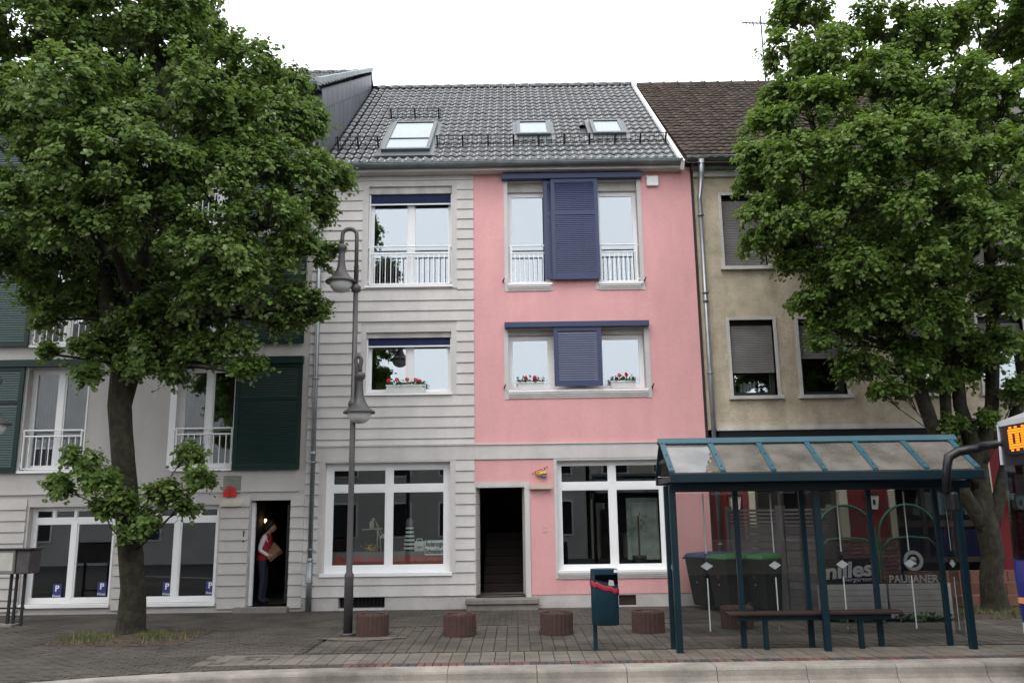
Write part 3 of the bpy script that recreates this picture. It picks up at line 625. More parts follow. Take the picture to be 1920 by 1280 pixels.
# ================================================================== right house, beige roughcast over a red inn front
B = thing('roughcast_house', 'weathered beige roughcast house with roller shutters and brown tiled roof behind the right tree', 'house', (8, 0, 0))
BX0, BX1 = XR + .06, 14.0
cols_ = [(4.5, 5.41), (5.93, 6.84), (8.0, 8.9), (9.66, 10.6), (11.3, 12.2)]
bw = [(a, b, 4.11, 5.70) for a, b in cols_] + [(a, b, 6.86, 8.45) for a, b in cols_]
wall(MB(), BX0, BX1, 3.42, 9.0, bw, .03, .3).build('wall', m_beige, B)
m_rslat = M('roller_shutter', (.22, .205, .2), .7, .1, 4, stain=.2)
drop = [4.63, 4.91, 4.8, 5.2, 4.9, 6.9, 6.9, 7.4, 6.9, 7.2]
for (a, b, c, d), zd in zip(bw, drop):
    w = window(B, a, b, c, d - .02, y=.2, fw=.06, mat=m_dark, gm=g_win)
    f = MB(); f.box(a - .065, a, .0, .2, c, d + .065); f.box(b, b + .065, .0, .2, c, d + .065); f.box(a, b, .002, .2, d, d + .063); f.build('window_surround', m_stone, B); MB().box(a - .1, b + .1, -.06, .2, c - .075, c - .005).build('sill', m_stone, w)
    s = MB(); z = zd
    while z < d - .14: s.pyz([(.1, z), (.118, z), (.118, z + .034), (.1, z + .034), (.09, z + .017)], a + .015, b - .015); z += .037
    s.build('roller_shutter', m_rslat, w, kind='stuff'); MB().box(a + .015, b - .015, .088, .12, zd - .035, zd - .002).build('shutter_bar', m_rslat, w)
MB().box(BX0, BX1, -.06, .03, 8.86, 8.99).build('cornice', m_stone, B); MB().box(BX0 - .04, BX1, -.25, .03, 8.992, 9.1).build('cornice', m_gutter, B)
gutter(B, RX1 + .12, BX1, -.3, 9.19, .09); downpipe(B, 4.02, -.09, 8.35, m_zinc, 9.17)
m2 = MB(); m2.box(4.1, BX1, -.03, .1, 3.40, 3.455); m2.box(4.12, BX1, -.016, .1, 3.455, 3.5); m2.build('ledge', m_stone, B); MB().box(4.14, BX1, .0, .3, 3.1, 3.398).build('blind_box', m_black, B)  # dark recess under the ledge put in as a solid black strip
MB().add([(BX0 - .2, -.42, 9.02), (BX1, -.42, 9.02), (BX1, 5.9, 14.12), (BX0 - .2, 5.9, 14.12), (BX0 - .2, 12, 9), (BX1, 12, 9)], [(0, 1, 2, 3), (3, 2, 5, 4)]).build('roof_deck', m_brown, B)
BS = math.atan(5.1 / 6.32); tiled(B, 'roof_tile', (-.38, 9.12), BS, RX1 + .13, 11.8, 40, 28, .289, m_btile, 1, None, 300, lambda c: c[0], .011, .007, .03)
rgb = MB().tube([(-.2, 0, 0), (.16, 0, 0), (.22, 0, 0)], [.1, .11, .14], 10).mesh('ridge_tile', m_btile, True)
for i in range(20): inst('ridge_tile', rgb, B, (RX1 + .35 + .4 * i, 5.95, 14.2))
an = MB(); ap = at(1428, 60, 4.5); an.tube([(ap.x, 4.5, 12.9), (ap.x, 4.5, ap.z + .5)], .02, 6); a2 = at(1392, 43, 4.5); an.tube([(a2.x, 4.5, a2.z), (ap.x + .3, 4.5, ap.z + .25)], .02, 5)
for i in range(9): x = a2.x + .1 * i; z = a2.z + (ap.z + .25 - a2.z) * i * .1 / (ap.x + .3 - a2.x); an.tube([(x, 4.42, z - .13), (x, 4.58, z + .13)], .013, 4)
an.tube([(a2.x + .25, 4.5, a2.z), (a2.x + .4, 4.5, a2.z - .25), (ap.x, 4.5, a2.z - .28)], .008, 4); an.tube([(5.1, 4.5, 13.4), (ap.x, 4.5, 14.6)], .01, 4); an.build('antenna', m_dark, B)
# ground floor of the inn
gf = MB(); gf.box(BX0, 4.66, .04, .3, 0, 3.1); gf.box(6.62, 7.45, .04, .3, 1.25, 3.1); gf.box(9.55, 10.2, .04, .3, 0, 3.1); gf.box(12.2, BX1, .04, .3, 0, 3.1); gf.build('red_wall', m_red, B)
for a in (4.66, 6.46, 7.45, 9.42, 10.2): MB().box(a, a + .12 + (.04 if a == 6.46 else 0), -.01, .25, 1.22 if 6 < a < 8 else .1, 3.1).build('door_post', m_cream, B)
for a, b, z0 in ((4.78, 6.46, .1), (7.57, 9.42, .75), (10.32, 12.2, .75)):
    window(B, a, b, z0, 3.05, y=.15, mulls=tuple(a + (b - a) * k / 3 for k in (1, 2)), trans=(1.5, 2.25), fw=.07, mw=.06, mat=m_brown, gm=g_shop)
MB().box(6.44, 7.58, .06, .3, 0, 1.25).build('brick_backing', m_mortar, B); mb_ = MB().box(0, .215, -.03, .07, 0, .062).mesh('brick', m_brick)
for r_ in range(16):
    for c_ in range(5): inst('brick', mb_, B, (6.44 + .228 * c_ + (0 if r_ % 2 else -.05), .05, .01 + .077 * r_))
for i, (z0, z1, y) in enumerate(((.02, .2, -.9), (.2, .4, -.55), (.4, .6, -.2))):
    for k in range(14): MB().box(7.6 + .24 * k, 7.6 + .24 * k + .228, y, y + (.33 if i < 2 else .22), z0, z1).build('step_brick', m_brick, B)
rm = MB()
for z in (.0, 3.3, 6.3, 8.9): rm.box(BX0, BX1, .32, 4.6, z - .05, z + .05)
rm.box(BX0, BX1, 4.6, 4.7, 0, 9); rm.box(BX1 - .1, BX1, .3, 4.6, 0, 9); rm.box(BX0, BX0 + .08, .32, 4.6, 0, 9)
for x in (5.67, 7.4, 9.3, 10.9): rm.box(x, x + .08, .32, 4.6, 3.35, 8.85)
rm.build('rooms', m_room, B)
bk = MB(); 
for i, x in enumerate((4.72, 4.79, 4.85, 4.92, 4.98)): bk.box(x, x + .05, .3, .45, 4.19, 4.4 + .02 * (i % 2))
bk.build('window_books', m_paperw, B)

# ================================================================== houses and a tree row across the street (mirrored in the panes, set near to shade the lower storeys)
def far_house(name, label, x0, x1, y, eave, ridge, mat, nwin):
    Hh = thing(name, label, 'house', ((x0 + x1) / 2, y, -.2), 'houses across the street')
    MB().box(x0, x1, y - 9, y, -.2, eave).build('wall', mat, Hh); MB().pyz([(y + .4, eave), (y - 4.5, ridge), (y - 9.4, eave)], x0 - .15, x1 + .15).build('roof', m_btile, Hh)
    for z in ([.9, 3.6] if eave > 5 else [.9]):
        for i in range(nwin):
            xc = x0 + (x1 - x0) * (i + .5) / nwin; f = MB().box(xc - .62, xc + .62, y, y + .06, z - .07, z + 1.5).build('window', m_white, Hh); MB().box(xc - .54, xc + .54, y + .061, y + .075, z, z + 1.43).build('pane', m_busblack, f)
    MB().box(x0 + .4, x0 + 1.4, y, y + .06, -.2, 1.95).build('door', m_brown, Hh)
far_house('white_house', 'low white house across the street, mirrored in the shop windows', -9, 3.2, -21.6, 6.1, 7.7, m_wlight, 5)
far_house('cream_house', 'cream house across the street, right of the white one', 3.4, 15, -21.6, 6.2, 7.8, M('cream_render', (.5, .45, .36), .9, .1, 1.5), 5)
far_house('rendered_house', 'grey house across the street, left of the white one', -34, -9.2, -21.6, 9.5, 12.0, m_lplaster, 5)

# ================================================================== bus shelter
S = thing('bus_shelter', 'dark teal bus shelter with gabled glass roof and bench on the right', 'bus shelter', (4, -5.5, 0))
YF, YR = -5.62, -5.28; EZ = 2.165
post = lambda x, y, z1, w=.036: MB().box(x - w, x + w, y - w, y + w, 0, z1).build('post', m_teal, S, bevel=.006)
fx = [gp(1275, 1225).x, gp(1538, 1219).x, gp(1805, 1213).x]
FXL, FXR = 2.11, 5.93
for x in (FXL, 4.04, FXR): post(x, YF, EZ - .01, .042)
RXS = [2.09, 3.04, 3.95, 4.88, 5.80]
for x in RXS: post(x, YR, EZ - .01, .034)
ex0, ex1 = 2.04, 6.18; EYF, EYR, RDG, RDZ = -5.95, -4.75, -5.22, 2.80
bm_ = MB(); bm_.box(ex0, ex1, EYF, EYF + .06, EZ + .01, EZ + .13); bm_.build('eave_beam', m_teal, S, bevel=.008); MB().box(ex0, ex1, EYR - .06, EYR, EZ + .01, EZ + .13).build('eave_beam', m_teal, S)
MB().box(ex0 + .06, ex1 - .06, YF - .05, YF + .05, EZ - .1, EZ - .002).build('head_rail', m_teal, S); MB().box(ex0 + .06, ex1 - .1, YR - .035, YR + .035, EZ - .1, EZ - .002).build('head_rail', m_teal, S)
ez1 = EZ + .13
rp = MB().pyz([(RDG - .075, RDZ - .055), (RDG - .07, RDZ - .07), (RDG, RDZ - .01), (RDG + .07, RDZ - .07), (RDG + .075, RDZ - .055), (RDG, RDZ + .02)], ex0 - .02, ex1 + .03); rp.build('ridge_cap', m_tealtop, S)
NB = 6
def roof_quad(mb, x0, x1, ya, za, yb, zb, t0, t1): return mb.hexa([(x0, ya, za + t0), (x1, ya, za + t0), (x1, yb, zb + t0), (x0, yb, zb + t0)], [(x0, ya, za + t1), (x1, ya, za + t1), (x1, yb, zb + t1), (x0, yb, zb + t1)])
for i in range(NB + 1):
    x = ex0 + .03 + (ex1 - ex0 - .1) * i / NB
    for ya in (EYF + .03, EYR - .03):
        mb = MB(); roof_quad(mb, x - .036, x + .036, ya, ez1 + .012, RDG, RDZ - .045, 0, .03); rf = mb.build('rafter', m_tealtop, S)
        if ya < RDG: 
            sc_ = MB()
            for t in (.12, .5, .9): sc_.ball((x, ya + (RDG - ya) * t, ez1 + .045 + (RDZ - .045 - ez1 - .012) * t), .011, 6, 4)
            sc_.build('screw', m_dark, rf)
        if i < NB:
            x1 = ex0 + .03 + (ex1 - ex0 - .1) * (i + 1) / NB; mb = MB(); roof_quad(mb, x + .034, x1 - .034, ya, ez1 + .006, RDG, RDZ - .055, 0, .008); mb.build('roof_pane', g_roof, S)
for x in (ex0 + .02, ex1 - .06):
    g = MB(); g.hexa([(x, EYF + .02, EZ + .03), (x + .04, EYF + .02, EZ + .03), (x + .04, EYR - .02, EZ + .03), (x, EYR - .02, EZ + .03)], [(x, EYF + .02, EZ + .1), (x + .04, EYF + .02, EZ + .1), (x + .04, EYR - .02, EZ + .1), (x, EYR - .02, EZ + .1)]); g.box(x, x + .04, RDG - .25, RDG + .25, EZ + .3, EZ + .35); g.build('gable_tie', m_teal, S)
ms_ = MB()
for k in range(170):
    x = random.choice([random.uniform(2.6, 6.0), random.gauss(2.65, .05), random.gauss(4.6, .35), random.gauss(5.5, .25)]); s_ = random.uniform(.006, .02)
    ms_.ball((min(max(x, 2.05), 5.95), EYF + .035 + random.uniform(-.02, .025), ez1 + .008), s_, 5, 3, .6)
ms_.build('moss', M('moss', (.11, .1, .025), .95, .4, 30), S, kind='stuff')
for a, b in zip(RXS[:-1], RXS[1:]): 
    p = MB().box(a + .036, b - .036, YR - .004, YR + .004, .16, EZ - .11).build('rear_pane', g_shel, S); xm = (a + b) / 2 + .03; zc = 1.07; y = YR - .006
    MB().poly([(xm - .009, y, .22), (xm + .009, y, .22), (xm + .009, y, zc - .16), (xm - .009, y, zc - .16)]).build('film_line', m_film, p); MB().poly([(xm - .009, y, zc + .17), (xm + .009, y, zc + .17), (xm + .009, y, EZ - .13), (xm - .009, y, EZ - .13)]).build('film_line', m_film, p)
    MB().poly([(xm, y, zc - .055), (xm + .085, y, zc), (xm, y, zc + .055), (xm - .085, y, zc)]).build('film_diamond', m_film, p)
for x in (2.1, 5.87):
    p = MB().box(x - .004, x + .004, YF + .045, YR - .04, .16, EZ - .11).build('side_pane', g_shel, S); ym = (YF + YR) / 2; xf = x - .006
    MB().poly([(xf, ym - .01, .22), (xf, ym + .01, .22), (xf, ym + .01, .9), (xf, ym - .01, .9)]).build('film_line', m_film, p); MB().poly([(xf, ym - .01, 1.24), (xf, ym + .01, 1.24), (xf, ym + .01, 2.08), (xf, ym - .01, 2.08)]).build('film_line', m_film, p); MB().poly([(xf, ym, 1.015), (xf, ym + .08, 1.07), (xf, ym, 1.125), (xf, ym - .08, 1.07)]).build('film_diamond', m_film, p)
seat = MB().box(2.78, 5.1, -5.56, -5.33, .44, .485).build('bench_seat', m_brown, S, bevel=.012)
fr = MB(); fr.box(2.95, 4.95, -5.5, -5.4, .375, .438); fr.build('bench_rail', m_teal, S)
for x in (3.29, 4.55): MB().box(x - .03, x + .03, -5.48, -5.42, 0, .375).build('bench_leg', m_teal, S)

# ================================================================== street lamp
def lamp(loc, label, arms):
    X, Y, _ = loc; T = thing('street_lamp', label, 'street lamp', loc, 'swan-neck street lamps')
    pm = MB(); pm.lathe((X, Y, 0), [(.072, 0), (.072, .84), (.075, .86), (.075, .9), (.049, .95), (.047, 2.2), (.042, 5.95)], 16); pm.build('pole', m_lamp, T, True)
    MB().lathe((X, Y, 0), [(.12, 0), (.12, .02), (.09, .035)], 16).build('base_plate', m_lamp, T, True)
    for px, pz, bz, sgn in arms:             # px: sideways offset, bz: rim height, pz: ball on the pole
        am = MB(); am.ball((X, Y, pz), .085, 14, 9); top = bz + .95; a0 = (X + (.05 if sgn > 0 else .0), Y - .02)
        cx = X + px * .5 + (.02 if sgn > 0 else 0); pts = [(a0[0], a0[1], pz), (a0[0], a0[1], top - .18)]
        for i in range(1, 10):
            t = math.pi * i / 10; pts.append((cx - (px * .5) * math.cos(t), Y - .02, top - .12 + .12 * math.sin(t)))
        pts.append((X + px, Y - .02, top - .18)); pts.append((X + px, Y - .02, bz + .6)); am.tube(pts, .034, 10); am.build('arm', m_lamp, T, True)
        c = (X + px, Y - .02, bz); hd = MB(); hd.lathe(c, [(.045, .68), (.078, .66), (.09, .62), (.078, .575), (.055, .55), (.052, .5), (.056, .4), (.07, .28), (.1, .19), (.16, .1), (.22, .055), (.255, .03), (.26, .01), (.255, 0), (.22, .01), (.19, .03)], 28, False)
        hb = hd.build('lamp_shade', m_lamp, T, True); MB().lathe(c, [(.195, .02)] + [(max(.001, .195 * math.cos(t)), -.17 * math.sin(t)) for t in [math.pi / 2 * i / 7 for i in range(8)]], 24, False).build('globe', m_globe, hb, True)
lp = gp(652, 1190)
zu_ = at(640, 531, lp.y).z; zl_ = at(674, 775, lp.y).z
lamp((lp.x, lp.y, 0), 'dark grey swan-neck street lamp with two hanging globes in front of the house', [(at(640, 530, lp.y).x - lp.x, at(657, 541, lp.y).z, zu_, -1), (at(674, 775, lp.y).x - lp.x, at(655, 757, lp.y).z, zl_, 1)])
l2 = at(-16, 797, -5.6); lamp((l2.x - .36, -5.6, 0), 'street lamp cut by the left picture edge, only a lamp rim showing', [(.36, l2.z - .1, l2.z, 1)])

# ================================================================== planter rings
PLs = [(gp(698, 1190), 'brown palisade planter ring right beside the street lamp'), (gp(862, 1190), 'brown palisade planter ring in front of the door step, second from the lamp'), (gp(1044, 1187), 'brown palisade planter ring left of the litter bin'), (gp(1216, 1184), 'brown palisade planter ring between litter bin and bus shelter'), (gp(1383, 1176), 'brown palisade planter ring seen through the shelter glass below the bench end')]
def ring_mesh():
    mb = MB(); n = 22; prof = []; vs = []
    per = 6
    for k in range(n):
        for j in range(per):
            t = 2 * math.pi * (k + j / per) / n; bulge = .018 * math.sin(math.pi * (j + .5) / per) ** .6; prof.append((t, .235 + bulge))
    N_ = len(prof)
    for z, dr in ((0, 0), (.30, 0), (.325, -.012)): vs += [((r + dr) * math.cos(t), (r + dr) * math.sin(t), z) for t, r in prof]
    for z in (.325, .2): vs += [(.2 * math.cos(t), .2 * math.sin(t), z - (.01 if z > .3 else 0)) for t, r in prof]
    fs = [(i * N_ + j, i * N_ + (j + 1) % N_, (i + 1) * N_ + (j + 1) % N_, (i + 1) * N_ + j) for i in range(4) for j in range(N_)]
    return mb.add(vs, fs)
p0 = None
for i, (p, lab) in enumerate(PLs):
    if p0 is None:
        p0 = thing('planter_ring', lab, 'planter', (0, 0, 0), 'palisade planter rings on the pavement'); ring_mesh().build('palisade_ring', m_ring, p0)
        sm = MB(); n_ = 14
        for a in range(n_):
            for b in range(4): pass
        sm.lathe((0, 0, 0), [(.205, .285), (.15, .3), (.07, .312), (.001, .315)], 14, False)
        for k in range(60):
            t = random.uniform(0, 6.28); r = random.uniform(0, .18); sm.ball((r * math.cos(t), r * math.sin(t), .3), random.uniform(.008, .024), 5, 3)
        sm.build('soil', m_soil, p0); q = p0
    else: q = copy_tree(p0); q['label'] = lab
    q.location = (p.x, p.y, 0); q.rotation_euler = (R(random.uniform(-1.2, 1.2)), R(random.uniform(-1.2, 1.2)), random.uniform(0, 6))

# ================================================================== litter bin
lb = gp(1119, 1222); T = thing('litter_bin', 'dark teal litter bin on a post with a red bag round its rim', 'litter bin', (lb.x, lb.y, 0))
bx, by = lb.x + .13, lb.y + .02
MB().box(lb.x - .028, lb.x + .028, lb.y + .12, lb.y + .17, 0, 1.0).build('post', m_bin, T, bevel=.006)
def bin_ring(z, rx, ry, n=28):
    out = []
    for i in range(n):
        t = 2 * math.pi * i / n; c, s_ = math.cos(t), math.sin(t); e = .62; out.append((bx + rx * abs(c) ** e * math.copysign(1, c), by + ry * abs(s_) ** e * math.copysign(1, s_), z))
    return out
def loft(rings, cap0=True, cap1=True):
    n = len(rings[0]); mb = MB(); vs = [p for r in rings for p in r]; fs = [(i * n + j, i * n + (j + 1) % n, (i + 1) * n + (j + 1) % n, (i + 1) * n + j) for i in range(len(rings) - 1) for j in range(n)]
    if cap0: fs.append(tuple(range(n))[::-1])
    if cap1: fs.append(tuple(range((len(rings) - 1) * n, len(rings) * n)))
    return mb.add(vs, fs)
b0 = loft([bin_ring(.345, .17, .125), bin_ring(.355, .18, .135), bin_ring(.82, .182, .137)], True, False); body = b0.build('body', m_bin, T, True)
# hood: closed behind, throwing slot in front, sloping rim
hood = MB(); n_ = 28; lo = bin_ring(.82, .184, .138); hi = bin_ring(1.055, .178, .132); tp = bin_ring(1.065, .165, .12)
vs_ = lo + [None] * n_
mid = []
for i in range(n_):
    x, y_, _ = lo[i]; front = y_ < by - .06
    mid.append((x, y_, .90 - .04 * ((x - bx) / .18)))
vs_ = lo + mid + hi + tp; fs_ = []
for j in range(n_):
    k = (j + 1) % n_; fs_.append((j, k, n_ + k, n_ + j)); front = (lo[j][1] + lo[k][1]) / 2 < by - .03 and (lo[j][0] + lo[k][0]) / 2 > bx - .13
    if not front: fs_.append((n_ + j, n_ + k, 2 * n_ + k, 2 * n_ + j))
    fs_.append((2 * n_ + j, 2 * n_ + k, 3 * n_ + k, 3 * n_ + j))
fs_.append(tuple(range(3 * n_, 4 * n_))); hood.add(vs_, fs_)
hb = hood.build('hood', m_bin, T); MB().hexa([bin_ring(1.0, .182, .137)[k] for k in (15, 20, 22, 27)], [bin_ring(1.055, .182, .137)[k] for k in (15, 20, 22, 27)])
fb = loft([bin_ring(.995, .181, .1365), bin_ring(1.06, .181, .1365)], False, False); fb.build('hood_band', m_bin, T)
bag = loft([[(x, y_, z + .035 * math.cos(4 * i) * .4 - .055 * ((x - bx) / .18)) for i, (x, y_, z) in enumerate(bin_ring(zz_, .186 + d_, .141 + d_))] for zz_, d_ in ((.795, .004), (.805, .01), (.825, .005), (.845, .009), (.86, .003))], False, False); bag.build('bag', m_bag, T, True)
MB().poly([(bx + .04, by - .146, .86), (bx + .12, by - .143, .85), (bx + .11, by - .143, .92), (bx + .05, by - .146, .93)]).build('sticker', m_film, hb)
MB().box(bx + .12, bx + .165, by - .142, by - .138, 1.02, 1.06).build('sticker', m_paperw, hb); loft([bin_ring(.81, .16, .115), bin_ring(.86, .16, .115)], True, False).build('rubbish', m_black, T)

# ================================================================== wheelie bins
def wheelie(x, y, rz, lid, label):
    T = thing('wheelie_bin', label, 'wheelie bin', (0, 0, 0), 'wheelie bins by the inn fence')
    MB().hexa([(-.2, -.22, .08), (.2, -.22, .08), (.2, .22, .08), (-.2, .22, .08)], [(-.275, -.33, .95), (.275, -.33, .95), (.275, .3, .95), (-.275, .3, .95)]).build('body', m_wheelie, T, bevel=.03)
    l = MB(); l.hexa([(-.29, -.36, .955), (.29, -.36, .955), (.29, .34, .955), (-.29, .34, .955)], [(-.25, -.3, 1.03), (.25, -.3, 1.03), (.25, .3, 1.05), (-.25, .3, 1.05)]); l.build('lid', lid, T, bevel=.025)
    MB().box(-.285, .285, -.365, .34, .925, .953).build('rim', m_wheelie, T); MB().tube([(-.25, .37, .98), (.25, .37, .98)], .018, 6).build('handle', m_wheelie, T)
    for s in (-.24, .24): MB().tube([(s - .03, .22, .1), (s + .03, .22, .1)], .1, 14).build('wheel', m_rubber, T)
    MB().box(-.02, .02, -.275, -.255, .5, .6).build('sticker', m_film, T); MB().box(-.018, .018, -.295, -.272, .61, .78).build('sticker', m_rbrick, T); T.location = (x, y, 0); T.rotation_euler = (0, 0, rz); return T
wheelie(3.62, -.62, R(-62), m_bluelid, 'black wheelie bin with blue lid, nearest the pink wall'); wheelie(4.25, -.75, R(-65), m_bluelid, 'black wheelie bin with blue lid behind the green-lidded bins')
wheelie(3.88, -1.3, R(-62), m_greenlid, 'black wheelie bin with green lid, left of the green pair'); wheelie(4.5, -1.45, R(-65), m_greenlid, 'black wheelie bin with green lid, right of the green pair beside the wooden screen')

# ================================================================== wooden screen
def screen(label, x0, y0, x1, y1, h):
    a = Vector((x0, y0, 0)); b = Vector((x1, y1, 0)); d = (b - a); L_ = d.length; rz = math.atan2(d.y, d.x); T = thing('slat_screen', label, 'fence', (0, 0, 0), 'grey wooden screens of the inn')
    for x in (0, L_): MB().box(x - .045, x + .045, -.045, .045, 0, h + .04).build('post', m_fence, T)
    sm_ = MB().box(.05, L_ - .05, -.012, .012, 0, .125).mesh('slat', m_fence); sn_ = MB().box(.05, L_ - .05, -.012, .012, 0, .045).mesh('slat', m_fence); z = .06
    while z < h * .78: inst('slat', sm_, T, (0, random.uniform(-.006, .006), z)); z += .132
    while z < h - .03: inst('slat', sn_, T, (0, 0, z)); z += .068
    T.location = a; T.rotation_euler = (0, 0, rz)
screen('grey slat screen panel behind the wheelie bins', 4.18, -.2, 4.75, -1.6, 1.85); screen('grey slat screen panel nearer the street, right of the wheelie bins', 4.78, -1.68, 5.35, -2.5, 1.85)

# ================================================================== arched wind screens with planters
def arch_screen(x0, x1, y, label, kind):
    T = thing('wind_screen', label, 'wind screen', ((x0 + x1) / 2, y, 0), 'arched wind screens of the inn'); w = x1 - x0; xc = (x0 + x1) / 2
    mb = MB(); zs_ = 1.35; r = w / 2
    mb.tube([(x0, y, 0), (x0, y, zs_)] + [(xc - r * math.cos(t), y, zs_ + .52 * math.sin(t)) for t in [math.pi * i / 16 for i in range(1, 16)]] + [(x1, y, zs_), (x1, y, 0)], .021, 8)
    mb.tube([(x0, y, 1.12), (x0 + .18, y, 1.31), (xc, y, 1.34), (x1 - .18, y, 1.31), (x1, y, 1.12)], .017, 8); mb.build('arch', m_arch, T, True)
    pts = [(x0 + .02, .58), (x1 - .02, .58)] + [(xc + (r - .02) * math.cos(t), zs_ + .5 * math.sin(t)) for t in [math.pi * i / 14 for i in range(15)]]; MB().pxz(pts, y - .004, y + .004).build('pane', g_shel, T)
    pm_ = MB().box(x0 - .01, x1 + .01, -.02, .02, 0, .085).mesh('plank', m_plank)
    for k in range(6): inst('plank', pm_, T, (0, y - .19, .06 + .09 * k)); 
    MB().box(x0, x1, y - .165, y + .2, .05, .56).build('planter_box', m_plank, T); MB().box(x0 + .03, x1 - .03, y - .14, y + .17, .55, .575).build('soil', m_soil, T)
    if kind == 'n':
        MB().box(x0 + .05, x1 - .05, y + .012, y + .02, .59, 1.0).build('sign_board', m_black, T)
        text('lettering', 'nilles', m_letter, T, (xc - .02, y - .012, .70), .34, w * .82, rot=(R(90), R(-4), 0), shear=.15, bold=.012); text('lettering', 'biergarten', m_letter, T, (xc + .1, y - .016, .63), .1, w * .5, shear=.3)
    else:
        text('lettering', 'PAULANER', m_letter, T, (xc, y - .012, .60), .17, w * .82, bold=.004)
        em = MB(); n_ = 36
        for ro, ri in ((.165, .105),): em.add([(xc + .03 + ro * math.cos(2 * math.pi * i / n_), y - .012, .95 + ro * math.sin(2 * math.pi * i / n_)) for i in range(n_)] + [(xc + .03 + ri * math.cos(2 * math.pi * i / n_), y - .012, .95 + ri * math.sin(2 * math.pi * i / n_)) for i in range(n_)], [(i, (i + 1) % n_, n_ + (i + 1) % n_, n_ + i) for i in range(n_)])
        em.ball((xc + .025, y - .012, .965), .05, 10, 6); em.box(xc - .02, xc + .08, y - .016, y - .01, .88, .92); em.build('emblem', m_letter, T)
    pl_ = MB(); leaf_scatter(pl_, [(random.uniform(x0 + .05, x1 - .05), y - .19 + random.uniform(-.14, .05), random.uniform(.02, .14)) for _ in range(170)], .045); pl_.build('plants', m_leafy, T, kind='stuff')
def leaf_scatter(mb, pts, s):
    for p in pts:
        a = Vector((random.gauss(0, 1), random.gauss(0, 1), random.gauss(0, .6))).normalized(); b = a.cross(Vector((random.gauss(0, 1), random.gauss(0, 1), random.gauss(0, 1)))).normalized(); c = Vector(p); k = s * random.uniform(.6, 1.3); mb.poly([c - a * k, c + b * k * .5, c + a * k, c - b * k * .5])
arch_screen(5.06, 6.04, -2.6, 'arched wind screen lettered nilles on a dark board', 'n'); arch_screen(6.1, 7.1, -2.6, 'arched wind screen with beer emblem and PAULANER lettering', 'p')
# wall lanterns
def lantern(p, label):
    T = thing('wall_lantern', label, 'lantern', p, 'white lanterns on the inn front'); x, y, z = p
    MB().hexa([(x - .075, y - .19, z - .13), (x + .075, y - .19, z - .13), (x + .075, y - .05, z - .13), (x - .075, y - .05, z - .13)], [(x - .105, y - .22, z + .14), (x + .105, y - .22, z + .14), (x + .105, y - .02, z + .14), (x - .105, y - .02, z + .14)]).build('lantern_glass', m_lantern, T)
    MB().hexa([(x - .13, y - .25, z + .142), (x + .13, y - .25, z + .142), (x + .13, y, z + .142), (x - .13, y, z + .142)], [(x - .05, y - .16, z + .2), (x + .05, y - .16, z + .2), (x + .05, y - .08, z + .2), (x - .05, y - .08, z + .2)]).build('cap', m_dark, T); MB().box(x - .02, x + .02, y - .1, y + .03, z - .16, z - .132).build('bracket', m_dark, T)
    MB().box(x - .02, x + .03, y - .218, y - .212, z - .04, z + .06).build('mark', m_brown, T)
pz = at(1632, 942, 0); lantern((pz.x, .04, pz.z), 'white wall lantern on the red wall above the brick base'); pz = at(1376, 944, 0); lantern((pz.x, .04, pz.z), 'white wall lantern on the red wall behind the wooden screen')
pz = at(1905, 942, 0); lantern((pz.x, .04, pz.z), 'white wall lantern behind the bus windscreen')

# ================================================================== bus
U = thing('city_bus', 'blue and white city bus with orange destination display entering at the right edge', 'bus', (10, -8, -.2))
b0 = at(1876, 1000, -6.8).x; YB0, YB1 = -9.3, -6.8; zt = 2.86; XE = b0 + 11.5
def bus_sec(x, z0, z1, tuck): return [(x, YB0 + tuck, z0), (x, YB1 - tuck, z0), (x, YB1 - tuck, z1), (x, YB0 + tuck, z1)]
def bus_ring(z, xf, k=0.0):                  # plan outline at height z with rounded front corners
    pts = [(XE, YB0), (XE, YB1)]
    for i in range(7): t = math.pi / 2 * i / 6; pts.append((xf + .35 - .35 * math.sin(t), YB1 - .25 + .25 * math.cos(t) - k))
    for i in range(7): t = math.pi / 2 * i / 6; pts.append((xf + .35 - .35 * math.cos(t), YB0 + .25 - .25 * math.sin(t) + k))
    return [(x, y, z) for x, y in pts]
sk_ = loft([bus_ring(-.02, b0 + .12), bus_ring(.3, b0 + .02), bus_ring(.95, b0 - .01), bus_ring(1.2, b0 - .008)], True, True); sk_.build('lower_body', m_busblue, U)
mid_ = loft([bus_ring(1.2, b0 - .006, .004), bus_ring(1.6, b0 + .005, .004), bus_ring(2.28, b0 + .03, .004)], False, False); mid_.build('window_band', g_bus, U)
tp_ = loft([bus_ring(2.28, b0 + .03, .0), bus_ring(2.75, b0 + .04, .0)], True, True); tp_.build('header', m_busblack, U)
rt = loft([bus_ring(2.75, b0 + .02, -.01), bus_ring(2.81, b0 + .02, -.01), bus_ring(2.93, b0 + .3, .25)], True, True); rt.build('roof', m_buswhite, U)
pil = MB()
for x in (b0 + .42, b0 + 1.75, b0 + 3.3, b0 + 4.9, b0 + 6.4, b0 + 8, b0 + 9.6, XE - .05):
    for y in (YB0 + .012, YB1 - .05): pil.box(x, x + .1, y, y + .04, 1.2, 2.28)
pil.build('pillars', m_busblack, U); cp = MB(); cp.tube([(b0 + .045, YB1 - .14, 2.3), (b0 + .06, YB1 - .14, 2.78)], .02, 8); cp.build('corner_pillar', m_buswhite, U)
MB().box(b0 - .0, b0 + .15, YB1 - .42, YB1 - .22, .38, .5).build('headlight', m_film, U); MB().box(b0 - .0, b0 + .15, YB0 + .22, YB0 + .42, .38, .5).build('headlight', m_film, U)
MB().box(b0 - .03, b0 + .1, YB1 - .4, YB1 - .25, .72, .78).build('marker', M('orange_marker', (.7, .25, .1), .4), U)
